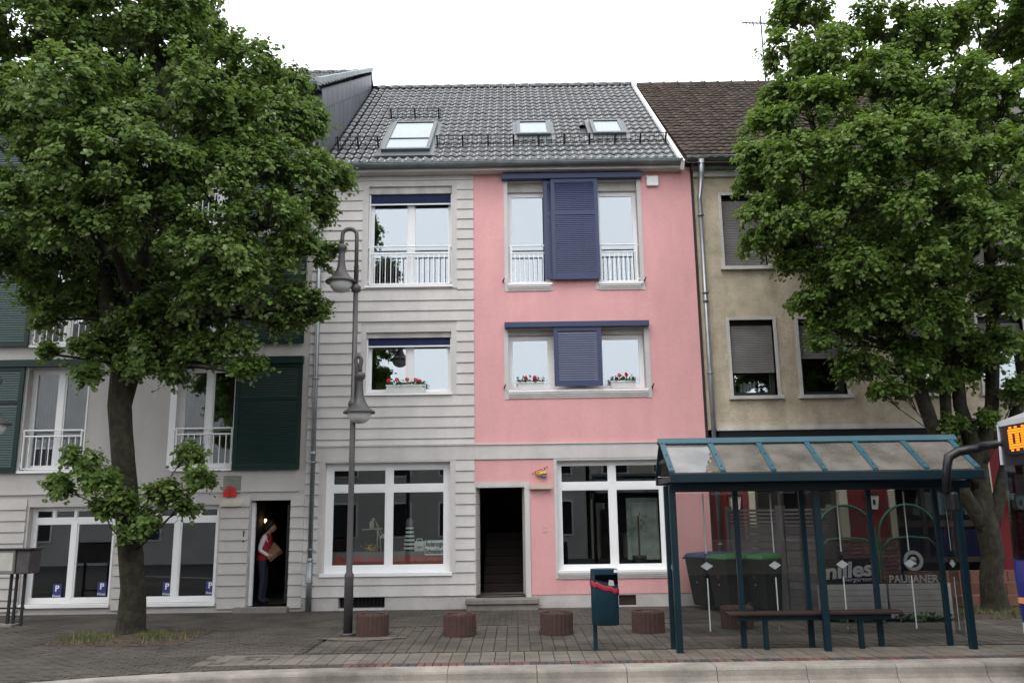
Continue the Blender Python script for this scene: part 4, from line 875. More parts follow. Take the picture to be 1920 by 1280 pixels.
for x in (b0 + 2.6, b0 + 8.4):
    for y in (YB0 + .02, YB1 - .32):
        wl = MB().tube([(x, y, .28), (x, y + .3, .28)], .47, 24).build('wheel', m_rubber, U); MB().tube([(x, y - .004, .28), (x, y + .304, .28)], .27, 18).build('rim', m_zinc, wl)
st_ = MB()
for k in range(6): st_.box(b0 + 2 + k * 1.3, b0 + 2.45 + k * 1.3, YB0 + .2, YB0 + 1.1, .5, 1.35); st_.box(b0 + 2 + k * 1.3, b0 + 2.45 + k * 1.3, YB1 - 1.1, YB1 - .2, .5, 1.35)
st_.build('seats', m_busblue, U); MB().box(b0 + .35, b0 + .6, YB0 + .3, YB1 - .3, .95, 1.25).build('dashboard', m_busblack, U)
# destination display: amber dots
m_led = emit('amber_led', (1, .22, .005), 1.25); dp = MB().box(b0 + .0, b0 + .03, YB0 + .45, YB1 - .35, 2.4, 2.74).build('display', m_busblack, U); dots = MB(); gl = ['01110', '10001', '10001', '00110', '01000', '10000', '11111']
rows_ = [' ### ', '#   #', '    #', '  ## ', '    #', '#   #', ' ### ']
for ch in range(7):
    for r_ in range(10):
        for c_ in range(9):
            on = (c_ in (0, 1, 2, 5, 6, 7) or r_ in (1, 2, 7, 8) or (ch % 2 and 3 < r_ < 6)) and (c_, r_) not in ((0, 0), (0, 9), (7, 0), (7, 9), (8, 4))
            if on:
                yy = YB1 - .44 - ch * .25 - c_ * .027; z = 2.45 + r_ * .029; dots.box(b0 - .006, b0 - .001, yy - .0105, yy + .0105, z - .0105, z + .0105)
dots.build('display_dots', m_led, dp)
ma_ = at(1880, 838, -6.72); mb2 = at(1796, 846, -6.55); mc = at(1776, 872, -6.55); md = at(1774, 925, -6.55)
am = MB(); am.tube([(b0 + .12, -7.0, ma_.z + .03), (b0 - .05, -6.75, ma_.z + .02), ((ma_.x + mb2.x) / 2, -6.62, (ma_.z + mb2.z) / 2 + .02), mb2, (mc.x + .03, mc.y, (mb2.z * .6 + mc.z * .4)), mc, md], [.05, .055, .06, .06, .06, .055, .05], 10); ar = am.build('mirror_arm', m_busblack, U, True)
MB().box(mc.x - .045, mc.x + .05, -6.66, -6.46, md.z - .22, md.z + .02).build('mirror', m_busblack, ar, bevel=.03)

# ================================================================== person in the left doorway with a parcel
def skinned(name, parent, mats, verts, edges, radii, sub=2, root=0):
    me = bpy.data.meshes.new(name); me.from_pydata([tuple(v) for v in verts], edges, []); ob = bpy.data.objects.new(name, me); COL.objects.link(ob)
    ob.modifiers.new('s', 'SKIN'); sd = ob.modifiers.new('d', 'SUBSURF'); sd.levels = sub; sd.render_levels = sub
    for i, r in enumerate(radii):
        sv = me.skin_vertices[0].data[i]; sv.radius = r if isinstance(r, tuple) else (r, r); sv.use_root = i == root
    dg = bpy.context.evaluated_depsgraph_get(); nm = bpy.data.meshes.new_from_object(ob.evaluated_get(dg)); bpy.data.objects.remove(ob)
    nm.materials.clear()
    for m in mats: nm.materials.append(m)
    o2 = bpy.data.objects.new(name, nm); COL.objects.link(o2); o2.parent = parent; nm.polygons.foreach_set('use_smooth', [True] * len(nm.polygons)); return o2
PX, PY, PZ = -5.16, .55, .1
P = thing('person', 'person in red vest and white sleeves looking at a parcel in the left doorway', 'person', (PX, PY, PZ))
V_ = [(0, 0, .86), (.01, 0, 1.0), (.02, 0, 1.14), (.04, 0, 1.28), (.075, 0, 1.36), (.10, 0, 1.43), (.125, -.0, 1.53),      # 0 pelvis .. 6 head
      (.03, -.15, 1.29), (-.03, -.2, 1.06), (.13, -.19, .96), (.19, -.18, .94),                                            # 7-10 near arm
      (.05, .15, 1.29), (.05, .2, 1.06), (.2, .13, .98), (.25, .1, .98),                                                   # 11-14 far arm
      (0, -.085, .80), (.02, -.09, .45), (-.02, -.09, .09), (.11, -.1, .035), (0, .085, .80), (.03, .09, .45), (.0, .1, .09), (.13, .11, .035)]
E_ = [(0, 1), (1, 2), (2, 3), (3, 4), (4, 5), (5, 6), (3, 7), (7, 8), (8, 9), (9, 10), (3, 11), (11, 12), (12, 13), (13, 14), (0, 15), (15, 16), (16, 17), (17, 18), (0, 19), (19, 20), (20, 21), (21, 22)]
r_ = [(.115, .15), (.105, .135), (.115, .145), (.11, .15), (.055, .06), (.05, .05), (.085, .075), .058, .047, .036, .03, .058, .047, .036, .03, .095, .062, .046, .04, .095, .062, .046, .04]
body = skinned('body', P, [m_jeans, m_shirt, m_skin, m_rubber], V_, E_, r_)
for f in body.data.polygons:
    c = f.center; arm = abs(c.y) > .14 and c.z > .88
    f.material_index = 3 if c.z < .07 else 2 if (c.z > 1.37 or (arm and c.x > .155 and c.z < 1.02)) else 1 if (c.z > .9 or arm) else 0
vb = MB()                                    # sleeveless vest over the torso
def tor(z, cx, rx, ry, n=18): return [(PX + cx + rx * math.cos(2 * math.pi * i / n), PY + ry * math.sin(2 * math.pi * i / n), PZ + z) for i in range(n)]
vv = loft([tor(.86, .0, .142, .172), tor(1.0, .01, .135, .16), tor(1.14, .02, .142, .165), tor(1.27, .035, .132, .165), tor(1.34, .06, .095, .11), tor(1.38, .075, .066, .07)], False, False); vv.build('vest', m_vest, P, True)
hm = MB(); hm.ball((PX + .105, PY, PZ + 1.555), .105, 16, 10, 1.12); hm.ball((PX + .05, PY, PZ + 1.5), .085, 12, 8); hm.build('hair', m_hair, P, True)
fc = MB(); fc.ball((PX + .15, PY, PZ + 1.50), .082, 14, 8, 1.2); fc.ball((PX + .232, PY, PZ + 1.485), .016, 6, 4); fc.build('face', m_skin, P, True)
def hand(base, out, up):
    base = Vector(base); out = Vector(out).normalized(); side = Vector(up).normalized(); nrm = out.cross(side); hb_ = MB()
    hb_.tube([base - out * .01, base + out * .035, base + out * .075], [.022, .034, .03], 8)
    for k, (s, l) in enumerate(((-.03, .062), (-.01, .072), (.01, .068), (.028, .052))):
        a = base + out * .07 + side * s; hb_.tube([a, a + out * l * .5 + nrm * .008, a + out * l * .8 + nrm * .03, a + out * l * .75 + nrm * .05], [.0095, .009, .0085, .007], 6)
    a = base + out * .03 - side * .03; hb_.tube([a, a + out * .03 - side * .025 + nrm * .015, a + out * .055 - side * .02 + nrm * .035], [.011, .01, .008], 6); hb_.build('hand', m_skin, P, True)
hand((PX + .18, PY - .182, PZ + .945), (1, .12, .1), (0, .35, .94)); hand((PX + .24, PY + .11, PZ + .98), (1, -.2, .1), (0, .35, .94))
pc = at(511, 1034, PY - .08); K = thing('parcel', 'flat brown cardboard parcel held by the person in the doorway', 'parcel', (pc.x, pc.y, pc.z)); pk = MB().box(-.15, .15, -.16, .16, -.045, .045); pk.build('box', m_card, None); kb_ = bpy.data.objects['box']; kb_.parent = K; kb_.rotation_euler = (R(35), R(-38), R(20))
bl = at(498, 976, 1.6); Lm = thing('hall_lamp', 'lit bulb glowing inside the left doorway', 'lamp', (bl.x, 1.6, bl.z)); MB().ball((bl.x, 1.6, bl.z), .03, 10, 7, 1.5).build('bulb', emit('warm_bulb', (1, .72, .3), 5), Lm, True); MB().tube([(bl.x, 1.6, bl.z + .06), (bl.x, 1.6, 2.5)], .008, 5).build('cord', m_dark, Lm)

# ================================================================== signs and shop display
T = thing('shop_sign', 'white board reading Änderungs-Schneiderei in the left shop window', 'sign', (-1.62, .22, 1.2)); c = at(816, 1026, .2); MB().box(c.x - .21, c.x + .21, .198, .205, c.z - .145, c.z + .145).build('board', m_paperw, T)
text('lettering', 'Änderungs-', m_ink, T, (c.x - .01, .195, c.z + .025), .14, .37, bold=.004); text('lettering', 'Schneiderei', m_ink, T, (c.x, .195, c.z - .115), .14, .395, bold=.004)
T = thing('window_lettering', 'red capital letters along the foot of the left shop window', 'sign', (-2.6, .2, .9)); MB().box(SL[0] + .1, SL[1] - .1, .235, .25, .80, 1.1).build('strip', M('grey_strip', (.16, .155, .14), .8, .1, 5), T)
text('lettering', 'ÄNDERUNGSSCHNEIDEREI', m_redletter, T, (-2.56, .23, .845), .235, 2.2, bold=.006)
T = thing('wall_sign', 'small curved sign with dark letters on a yellow and blue blot above the wall light', 'sign', (.5, -.03, 2.6)); bl_ = MB(); c = at(1013, 886)
bl_.ball((c.x - .02, -.02, c.z - .02), .085, 10, 6, .55); bl_.ball((c.x + .07, -.02, c.z - .01), .07, 10, 6, .5); bl_.build('yellow_blot', m_yellow, T); MB().ball((c.x + .07, -.045, c.z - .07), .055, 10, 6, .5).build('blue_blot', m_bluesign, T)
for i, ch in enumerate('LECTLET'): text('letter', ch, m_ink, T, (c.x - .14 + .047 * i, -.11, c.z - .035 + .018 * i), .065, rot=(R(90), R(-20), 0), bold=.003)
T = thing('logo_sign', 'red house-shaped logo sign on the grey wall above the left doorway', 'sign', (-5.7, -.04, 2.3)); c = at(433, 918); rx, rz = c.x, c.z - .02
MB().box(rx - .16, rx + .2, -.012, -.004, rz - .06, rz + .3).build('plate', glass('clear_plate', (.85, .87, .85), .04, (.4, .4, .38), .15), T)
lo_ = MB(); lo_.box(rx - .13, rx - .012, -.06, -.036, rz - .12, rz + .0); lo_.box(rx + .012, rx + .13, -.06, -.036, rz - .12, rz); lo_.pxz([(rx - .115, rz + .02), (rx - .012, rz + .02), (rx - .012, rz + .11)], -.06, -.036); lo_.pxz([(rx + .012, rz + .02), (rx + .115, rz + .02), (rx + .012, rz + .11)], -.06, -.036); lo_.build('logo', m_redsign, T)
for (px, py), lab in zip(((108, 1108), (192, 1104), (314, 1104), (395, 1102)), ('blue private-parking sign P Privat, leftmost in the window row behind the tree', 'blue private-parking sign P Privat in the pane just left of the tree trunk', 'blue private-parking sign P Privat in the pane just right of the tree trunk', 'blue private-parking sign P Privat in the pane nearest the left doorway')):
    c = at(px, py, .19); T = thing('parking_sign', lab, 'sign', (c.x, .185, c.z), 'private-parking signs in the left shop windows'); bsg = MB(); bsg.box(c.x - .085, c.x + .085, .163, .169, c.z - .02, c.z + .14); bsg.box(c.x - .085, c.x + .085, .163, .169, c.z - .13, c.z - .028); bsg.build('board', m_psign, T)
    text('lettering', 'P', m_paperw, T, (c.x, .159, c.z + .005), .16, bold=.004); text('lettering', 'Privat', m_paperw, T, (c.x, .159, c.z - .11), .07)
# tailor's shop display
def disp(name, label, cat, loc): return thing(name, label, cat, loc, 'tailor shop display')
MB().box(-3.75, -1.4, .3, .75, .3, 1.09).build('shop_counter', m_fence, H)
q = disp('desk_lamp', 'white jointed desk lamp in the left shop window', 'lamp', (-2.8, .5, 1.09)); m = MB(); c0 = at(713, 1010, .5); c1 = at(704, 975, .5); c2 = at(716, 1000, .5); m.tube([(c0.x + .02, .5, 1.09), c0, c1, c2], .012, 6); m.build('arm', m_cream, q, True); m = MB(); m.lathe((c2.x + .03, .5, c2.z - .05), [(.09, -.04), (.05, .02), (.02, .05)], 12, False); m.build('shade', m_cream, q, True)
q = disp('bird_figure', 'pale bird figure on a stick beside the desk lamp', 'figure', at(697, 984, .5)); c = at(697, 984, .5); m = MB(); m.ball(c, .055, 10, 7, 1.8); m.ball((c.x + .03, c.y, c.z + .11), .035, 8, 6); m.tube([(c.x - .2, c.y, c.z - .09), (c.x + .22, c.y, c.z - .07)], .012, 5); m.tube([(c.x + .12, c.y, 1.09), (c.x + .12, c.y, c.z - .07)], .012, 5); m.build('bird', m_cream, q, True)
q = disp('tailor_dummy', 'dress form in a striped top behind the right shop pane', 'mannequin', at(768, 1010, .6)); c = at(768, 1010, .6)
for k in range(11): MB().lathe((c.x, c.y, c.z - .2 + .04 * k), [(.12 - .004 * k, 0), (.12 - .004 * k, .04)], 12).build('stripe', m_ink if k % 2 else m_paperw, q)
m = MB(); m.ball((c.x, c.y, c.z + .32), .08, 10, 7, 1.3); m.build('head', m_curtain, q, True)
q = disp('white_case', 'small white case with a red mark beside the lettered board', 'case', at(789, 1024, .45)); c = at(786, 1024, .45); MB().box(c.x - .1, c.x + .1, c.y, c.y + .15, c.z - .12, c.z + .1).build('case_body', m_paperw, q, bevel=.015); MB().lathe((c.x, c.y - .003, c.z), [(.05, 0), (.05, .004)], 12).build('mark', m_brown, q); MB().tube([(c.x - .06, c.y + .05, c.z + .1), (c.x - .05, c.y + .05, c.z + .15), (c.x + .05, c.y + .05, c.z + .15), (c.x + .06, c.y + .05, c.z + .1)], .01, 5).build('handle', m_paperw, q)
q = disp('pot_plant', 'small golden flowering pot plant in the left shop pane', 'plant', at(696, 1020, .5)); c = at(696, 1030, .5); m = MB(); leaf_scatter(m, [(c.x + random.gauss(0, .08), c.y + random.gauss(0, .06), c.z + .03 + random.gauss(0, .06)) for _ in range(60)], .03); m.build('foliage', m_yellow, q, kind='stuff'); MB().lathe((c.x, c.y, c.z - .16), [(.05, 0), (.07, .09)], 12).build('pot', m_paperw, q)
q = disp('palm_plant', 'thin-leaved house palm behind the right shop window', 'plant', at(1197, 1040, .6)); c = at(1197, 985, .6); m = MB()
for k in range(46):
    t = random.uniform(0, 6.28); l = random.uniform(.2, .42); base = Vector((c.x + random.gauss(0, .03), c.y, c.z - .1 + random.uniform(0, .3))); d = Vector((math.cos(t), math.sin(t) * .6, random.uniform(-.2, .5))).normalized(); s_ = d.cross(Vector((0, 0, 1))).normalized() * .012; e_ = base + d * l - Vector((0, 0, l * .25)); mm_ = base + d * l * .5; m.poly([base, mm_ + s_, e_, mm_ - s_])
m.build('fronds', m_leafy, q, kind='stuff'); MB().tube([(c.x, c.y, .9), (c.x, c.y, c.z + .2)], .02, 6).build('stem', m_bark, q); MB().lathe((c.x, c.y, .72), [(.11, 0), (.15, .22)], 12).build('pot', m_dark, q)
MB().box(2.3, 2.95, .75, .8, .85, 2.1).build('poster_board', M('pale_poster', (.35, .38, .36), .8, .25, 6), H)

# flower boxes on the sills
def flower_box(x0, x1, z, y, nf, label):
    T = thing('flower_box', label, 'flower box', ((x0 + x1) / 2, y, z), 'white flower boxes with geraniums'); h = .155
    MB().hexa([(x0 + .03, y - .05, z), (x1 - .03, y - .05, z), (x1 - .03, y + .07, z), (x0 + .03, y + .07, z)], [(x0, y - .07, z + h), (x1, y - .07, z + h), (x1, y + .09, z + h), (x0, y + .09, z + h)]).build('trough', m_trough, T); MB().box(x0 - .008, x1 + .008, y - .078, y - .068, z + h - .03, z + h).build('rim', m_trough, T)
    m = MB(); xw = (x1 - x0)
    leaf_scatter(m, [(x0 + xw * random.random(), y + random.uniform(-.1, .06), z + h + abs(random.gauss(.02, .04))) for _ in range(int(230 * xw))], .032); leaf_scatter(m, [(random.choice((x0, x1)) + random.gauss(0, .07), y - .06 + random.uniform(-.03, .03), z + h + random.uniform(-.05, .05)) for _ in range(30)], .02); m.build('foliage', m_leafy, T, kind='stuff')
    for i in range(nf):
        x = x0 + xw * (i + .5 + random.uniform(-.3, .3)) / nf; zz_ = z + h + random.uniform(.07, .14); f = MB()
        for _ in range(26):
            d = Vector((random.gauss(0, 1), random.gauss(0, 1), random.gauss(0, 1))).normalized() * .034; f.ball((x + d.x, y - .03 + d.y, zz_ + d.z), .014, 5, 3)
        f.tube([(x, y, z + h), (x, y - .03, zz_)], .005, 4); f.build('flower', m_petal, T)
flower_box(-2.62, -1.82, 4.275, .02, 5, 'long white flower box with red geraniums on the boarded half'); flower_box(.06, .62, 4.30, .02, 2, 'white flower box with red geraniums left of the blue shutter'); flower_box(1.98, 2.5, 4.30, .02, 2, 'white flower box with red geraniums right of the blue shutter')
# newspaper boxes at the left edge
c = gp(22, 1172); T = thing('newspaper_box', 'light grey newspaper box on thin dark legs at the left picture edge', 'newspaper box', (c.x, c.y, 0)); x, y = c.x, c.y
za = at(0, 1030, y).z; zb = at(0, 1075, y).z; MB().box(x - .75, x + .05, y - .2, y + .2, zb, za).build('box', m_rslat, T, bevel=.02); MB().box(x - .7, x + .02, y - .206, y - .198, zb + .06, za - .05).build('flap', m_stone, T)
MB().box(x - .75, x + .33, y - .22, y + .22, za, za + .02).build('lid', m_dark, T); MB().box(x + .07, x + .3, y - .18, y + .2, zb, za - .01).build('side_box', m_fence, T, bevel=.02)
for dx in (-.6, -.08, .02, .16):
    MB().box(x + dx - .02, x + dx + .02, y - .03, y + .01, 0, zb).build('leg', m_dark, T)
MB().box(x - .62, x + .2, y - .02, y, .28, .31).build('cross_bar', m_dark, T); MB().box(x - .7, x + .1, y - .2, y + .12, -.01, .03).build('base', m_step, T)

# ================================================================== trees
m_leafL = leafmat('linden_leaf', (.104, .168, .038), (.21, .26, .125), (.14, .225, .035))
m_leafR = leafmat('linden_leaf_fresh', (.102, .17, .034), (.2, .255, .11), (.155, .255, .03))
LEAF = np.array([(0, 0, 0), (-.46, .22, .09), (-.4, .68, .07), (0, 1.02, -.1), (.4, .68, .07), (.46, .22, .09)], float)
def leaves(name, pos, axis, nrm, size, mat, parent):
    n = len(pos); a = axis / np.linalg.norm(axis, axis=1, keepdims=True); s = np.cross(a, nrm); s /= np.linalg.norm(s, axis=1, keepdims=True) + 1e-9; u = np.cross(s, a)
    v = pos[:, None, :] + size[:, None, None] * (LEAF[None, :, 0:1] * s[:, None, :] + LEAF[None, :, 1:2] * a[:, None, :] + LEAF[None, :, 2:3] * u[:, None, :])
    v = v.reshape(-1, 3); per = np.array([0, 3, 2, 1, 0, 5, 4, 3]); idx = ((np.arange(n) * 6)[:, None] + per[None, :]).reshape(-1); starts = np.arange(n * 2) * 4
    me = bpy.data.meshes.new(name); me.vertices.add(len(v)); me.vertices.foreach_set('co', v.astype(np.float32).ravel()); me.loops.add(len(idx)); me.loops.foreach_set('vertex_index', idx.astype(np.int32)); me.polygons.add(len(starts)); me.polygons.foreach_set('loop_start', starts.astype(np.int32))
    me.update(calc_edges=True); me.materials.append(mat); ob = bpy.data.objects.new(name, me); COL.objects.link(ob); ob.parent = parent; ob['kind'] = 'stuff'; return ob
def limb(mb, a, b, r0, r1, seg=6, wob=.12, n=7):
    a = Vector(a); b = Vector(b); L_ = (b - a).length; pts = []; rs_ = []
    for i in range(seg + 1):
        t = i / seg; p = a.lerp(b, t); k = math.sin(math.pi * t) * L_ * wob; p += Vector((random.gauss(0, .35) * k, random.gauss(0, .35) * k, .35 * k)); pts.append(p); rs_.append(r0 + (r1 - r0) * t)
    mb.tube(pts, rs_, n); return pts
def tree(name, label, base, trunk, forks, lobes, mat, dens, lsize, lay=.5):
    """trunk: [(pt, r)]; forks: polylines [(pt, r)...]; lobes: [(centre, radius)]"""
    T = thing(name, label, 'tree', base, 'street trees'); o = Vector(base); tb = MB()
    tp = [p for p, r in trunk]; pts = []; rs_ = []
    for (p, r), (q, s) in zip(trunk[:-1], trunk[1:]):
        for i in range(4): pts.append(Vector(p).lerp(Vector(q), i / 4)); rs_.append(r + (s - r) * i / 4)
    pts.append(Vector(trunk[-1][0])); rs_.append(trunk[-1][1])
    n_ = 60; vs = []; fine = []
    for (p, r), (q, w_) in zip(zip(pts[:-1], rs_[:-1]), zip(pts[1:], rs_[1:])):
        for i in range(5): fine.append((p.lerp(q, i / 5), r + (w_ - r) * i / 5))
    fine.append((pts[-1], rs_[-1]))
    for p, r in fine:
        for j in range(n_):
            t = 2 * math.pi * j / n_; c_, s_ = math.cos(t), math.sin(t); f1 = noise.noise((c_ * 5.5, s_ * 5.5, p.z * .9)); f2 = noise.noise((c_ * 14, s_ * 14, p.z * 2.6 + 7))
            rr = r * (1 + .05 * math.sin(3 * t + p.z) - .07 * (1 - abs(f1) * 2) ** 3 + .035 * f2); vs.append((p.x + rr * c_, p.y + rr * s_, p.z))
    tb.add(vs, [(i * n_ + j, i * n_ + (j + 1) % n_, (i + 1) * n_ + (j + 1) % n_, (i + 1) * n_ + j) for i in range(len(fine) - 1) for j in range(n_)])
    nodes = [(pts[-1], rs_[-1])]; stem = [(p, r) for p, r in zip(pts, rs_) if p.z > 1.2]
    for fk in forks:
        fp = [];
        for (p, r), (q, s) in zip(fk[:-1], fk[1:]):
            for i in range(3): fp.append((Vector(p).lerp(Vector(q), i / 3), r + (s - r) * i / 3))
        fp.append((Vector(fk[-1][0]), fk[-1][1])); tb.tube([p for p, r in fp], [r for p, r in fp], 10); nodes += fp[2:]
    pos = []; ax = []; nr = []; sz = []
    for c, r in lobes:
        c = Vector(c); cand = [q for q in nodes if q[0].z < c.z + .4 or q[0].z < 4]; q = min(cand or nodes, key=lambda q: (q[0] - c).length + max(0, q[0].z - c.z) * 1.5)
        
        if c.z < 4.0 and r < .32:
            q = min(stem, key=lambda q: abs(q[0].z - (c.z - .1 - .55 * math.hypot(q[0].x - c.x, q[0].y - c.y)))); bp = limb(tb, q[0] + (c - q[0]) * min(.8, q[1] * .7 / max((c - q[0]).length, .01)), c, .014, .006, 5, .06, 5)
        else: bp = limb(tb, q[0], c, min(q[1] * .5, .03 + .035 * r), .016, 6, .1, 6)
        nt_ = int(dens * r * r + 4) if r > .32 else int(dens * r * r * 1.2 + 3); d = rng.normal(size=(nt_, 3)); d /= np.linalg.norm(d, axis=1, keepdims=True); d[:, 2] = np.where(d[:, 2] < -.45, -d[:, 2] * .7, d[:, 2]); d /= np.linalg.norm(d, axis=1, keepdims=True)
        rad = r * (.5 + .55 * rng.random(nt_) ** .55); tc = np.array(c) + d * rad[:, None] * np.array([1, 1, .88])
        for k in range(0, min(nt_, 10)): limb(tb, bp[-2] if k % 2 else bp[-1], tc[k], .012, .004, 4, .12, 4)
        sp = 17; D_ = np.repeat(d, sp, 0); TC = np.repeat(tc, sp, 0); trd = np.repeat((.17 + .15 * rng.random(nt_)) * (1 if r > .32 else .75), sp); ns = nt_ * sp
        sd = D_ * .75 + np.array([0, 0, .45]) + rng.normal(size=(ns, 3)) * .55; sd /= np.linalg.norm(sd, axis=1, keepdims=True); tip = TC - D_ * .12 + sd * (trd * (.45 + .75 * rng.random(ns)))[:, None]; nl = 8
        for j in range(nl):
            t = (j + .5) / nl; p = tip + sd * ((t - .7) * .2); p[:, 2] -= .05 * t * t
            side = np.cross(sd, [0, 0, 1.0]); side /= np.linalg.norm(side, axis=1, keepdims=True) + 1e-9; sg = 1 if j % 2 else -1
            a_ = sd * .45 + side * sg * .7 + rng.normal(size=(ns, 3)) * .32; a_[:, 2] -= .6
            nn = np.array([0, -.1, .8]) + D_ * lay + rng.normal(size=(ns, 3)) * .4; fl = rng.random(ns) < .1; nn[fl] *= -1
            pos.append(p + rng.normal(size=(ns, 3)) * .03); ax.append(a_); nr.append(nn); sz.append(lsize * (.6 + .65 * rng.random(ns)))
    tr = tb.build('trunk', m_bark, T, True)
    cr = leaves('crown', np.concatenate(pos) - np.array(o), np.concatenate(ax), np.concatenate(nr), np.concatenate(sz), mat, T); print(name, 'leaves', len(cr.data.vertices) // 6); return T
tl = TREE_L
def A(px, py, Y): return at(px, py, Y)
YL = tl.y
lobL = [(60, 60, -4, 1.1), (170, 40, -3, 1.2), (280, 60, -4, 1.0), (345, 95, -3, .85), (455, 150, -3.2, .75), (525, 165, -2.8, .5), (510, 235, -3, .75), (575, 250, -2.8, .45), (612, 335, -2.9, .36), (550, 330, -3.5, .65),
        (120, 200, -5, 1.0), (230, 260, -4.8, .85), (330, 190, -4.4, .85), (425, 240, -4, .8), (40, 300, -4.5, 1.0), (150, 330, -5.2, .85), (270, 340, -5, .85), (380, 350, -4.5, .75), (470, 340, -4, .75),
        (60, 420, -4.5, .9), (180, 440, -4.8, .75), (300, 430, -4.9, .75), (400, 470, -4.7, .7), (500, 430, -4, .7), (555, 490, -3.5, .5), (588, 400, -3.1, .38), (480, 540, -4.2, .6), (560, 575, -3.5, .4), (400, 570, -4.2, .5),
        (60, 500, -3.2, .6), (150, 520, -2.8, .7), (260, 540, -2.6, .75), (340, 590, -3.2, .6), (110, 600, -3.4, .36), (165, 655, -3.5, .3), (170, 710, -3.6, .22), (290, 660, -3.5, .4), (375, 660, -3.6, .36), (440, 650, -3.7, .36), (445, 700, -3.8, .2), (90, 665, -3.6, .18), (330, 710, -3.6, .16), (250, 690, -3.6, .3),
        (155, 870, -3.6, .3), (115, 915, -3.6, .24), (190, 910, -3.7, .28), (355, 855, -3.6, .22), (385, 905, -3.7, .3), (305, 930, -3.7, .3), (225, 955, -3.8, .26), (280, 980, -3.7, .2), (238, 1005, -3.7, .13), (190, 960, -3.7, .2), (340, 955, -3.7, .18),
        (90, 560, -2.4, .5), (210, 600, -2.6, .5), (300, 520, -2.2, .7), (180, 480, -2.0, .8), (400, 520, -2.6, .6), (470, 600, -3.0, .45), (380, 620, -3.0, .4), (60, 480, -2.2, .7), (230, 640, -3.0, .4), (215, 660, -3.2, .36), (300, 690, -3.5, .28), (170, 590, -2.8, .45), (330, 640, -3.0, .4), (270, 600, -3.6, .4), (640, 330, -2.8, .2), (615, 480, -3.2, .22), (605, 590, -3.2, .2), (540, 610, -3.4, .3), (480, 690, -3.7, .16), (640, 345, -2.9, .16), (585, 205, -2.8, .25),
        (-120, 120, -3.6, 1.2), (-140, 330, -3.8, 1.1), (-60, 470, -3.6, .8), (120, -110, -3.4, 1.2), (290, -70, -3.3, 1.0), (-20, -80, -3.6, 1.1), (10, 160, -2.6, 1.0), (330, 20, -3.0, .7), (220, 130, -2.6, 1.0), (400, 120, -2.4, .6)]
bl_ = Vector((tl.x, tl.y, 0)); tt = A(238, 690, YL); t1 = A(232, 860, YL); t2 = A(225, 760, YL)
tree('linden_tree', 'large linden tree on the left, dense dark crown over a thick bare trunk', bl_,
     [((bl_.x, bl_.y, -.15), .32), ((bl_.x, bl_.y, .12), .22), ((bl_.x - .0, bl_.y, .7), .195), (t1, .182), (t2, .19), (tt, .24)],
     [[(tt, .2), (A(205, 600, YL), .15), (A(190, 480, YL), .12), (A(150, 300, YL - .5), .07)], [(tt, .2), (A(262, 600, YL + .1), .16), (A(275, 440, YL), .12), (A(300, 200, YL), .07)], [(tt, .17), (A(340, 590, YL - .4), .11), (A(420, 440, YL - .6), .07)], [(A(275, 440, YL), .1), (A(380, 300, YL), .07), (A(480, 220, YL + .1), .04)], [(A(262, 600, YL + .1), .1), (A(200, 420, YL - 1), .08), (A(160, 330, YL - 1.4), .05)], [(A(190, 480, YL), .1), (A(60, 380, YL), .06)]],
     [(A(x, y, Y), r) for x, y, Y, r in lobL], m_leafL, 46, .074, .7)
tr_ = TREE_R; YT = tr_.y
lobR = [(1500, 45, -2, .62), (1480, 110, -2.2, .5), (1565, 120, -2.5, .7), (1465, 185, -2.2, .42), (1440, 245, -2.4, .42), (1525, 220, -3, .7), (1425, 305, -2.6, .38), (1500, 320, -3.2, .7), (1408, 345, -2.6, .3), (1440, 400, -2.6, .5), (1415, 455, -2.6, .32), (1505, 430, -3, .7), (1500, 510, -2.6, .42), (1545, 570, -2.5, .42), (1575, 625, -2.4, .4), (1610, 685, -2.4, .36), (1655, 735, -2.4, .24), (1540, 650, -2.4, .2),
        (1660, 70, -2.4, .8), (1650, 180, -3, .8), (1620, 300, -3.6, .8), (1610, 400, -3.6, .8), (1620, 500, -3.2, .7), (1660, 580, -3, .6), (1745, 80, -2.5, .7), (1780, 190, -3.2, .9), (1740, 300, -3.8, .9), (1750, 400, -3.9, .8), (1730, 500, -3.5, .7), (1760, 600, -3, .55), (1870, 60, -2.5, .9), (1880, 220, -3.4, .9), (1870, 340, -3.9, .9), (1860, 450, -3.8, .8), (1850, 560, -3.2, .6), (1890, 650, -2.6, .4), (1720, 670, -2.2, .36), (1690, 740, -2.2, .2), (1790, 800, -1.9, .24), (1850, 790, -1.9, .2), (1900, 735, -2.0, .25),
        (1600, 570, -2.2, .45), (1650, 640, -2.0, .42), (1710, 590, -2.2, .5), (1790, 650, -2.0, .45), (1850, 690, -1.8, .4), (1780, 720, -1.9, .34), (1690, 540, -1.6, .5), (1890, 570, -2.0, .5), (1560, 520, -2.0, .45), (1470, 470, -2.0, .4), (1820, 500, -1.6, .6), (1640, 440, -1.5, .6), (1720, 700, -2.4, .3), (1590, 700, -2.3, .22), (1540, 610, -2.3, .3), (1500, 570, -2.3, .22), (1450, 350, -1.6, .45),
        (2010, 80, -2.5, 1.1), (2060, 280, -3, 1.1), (2000, 480, -3, .9), (1560, -90, -2.2, .8), (1700, -70, -2.3, .8), (1840, -100, -2.4, 1.0), (1700, 250, -1.4, .8), (1560, 330, -1.3, .6), (1850, 400, -1.4, .7)]
br = Vector((tr_.x, tr_.y, 0)); fk = A(1838, 915, YT); tf = A(1830, 870, YT)
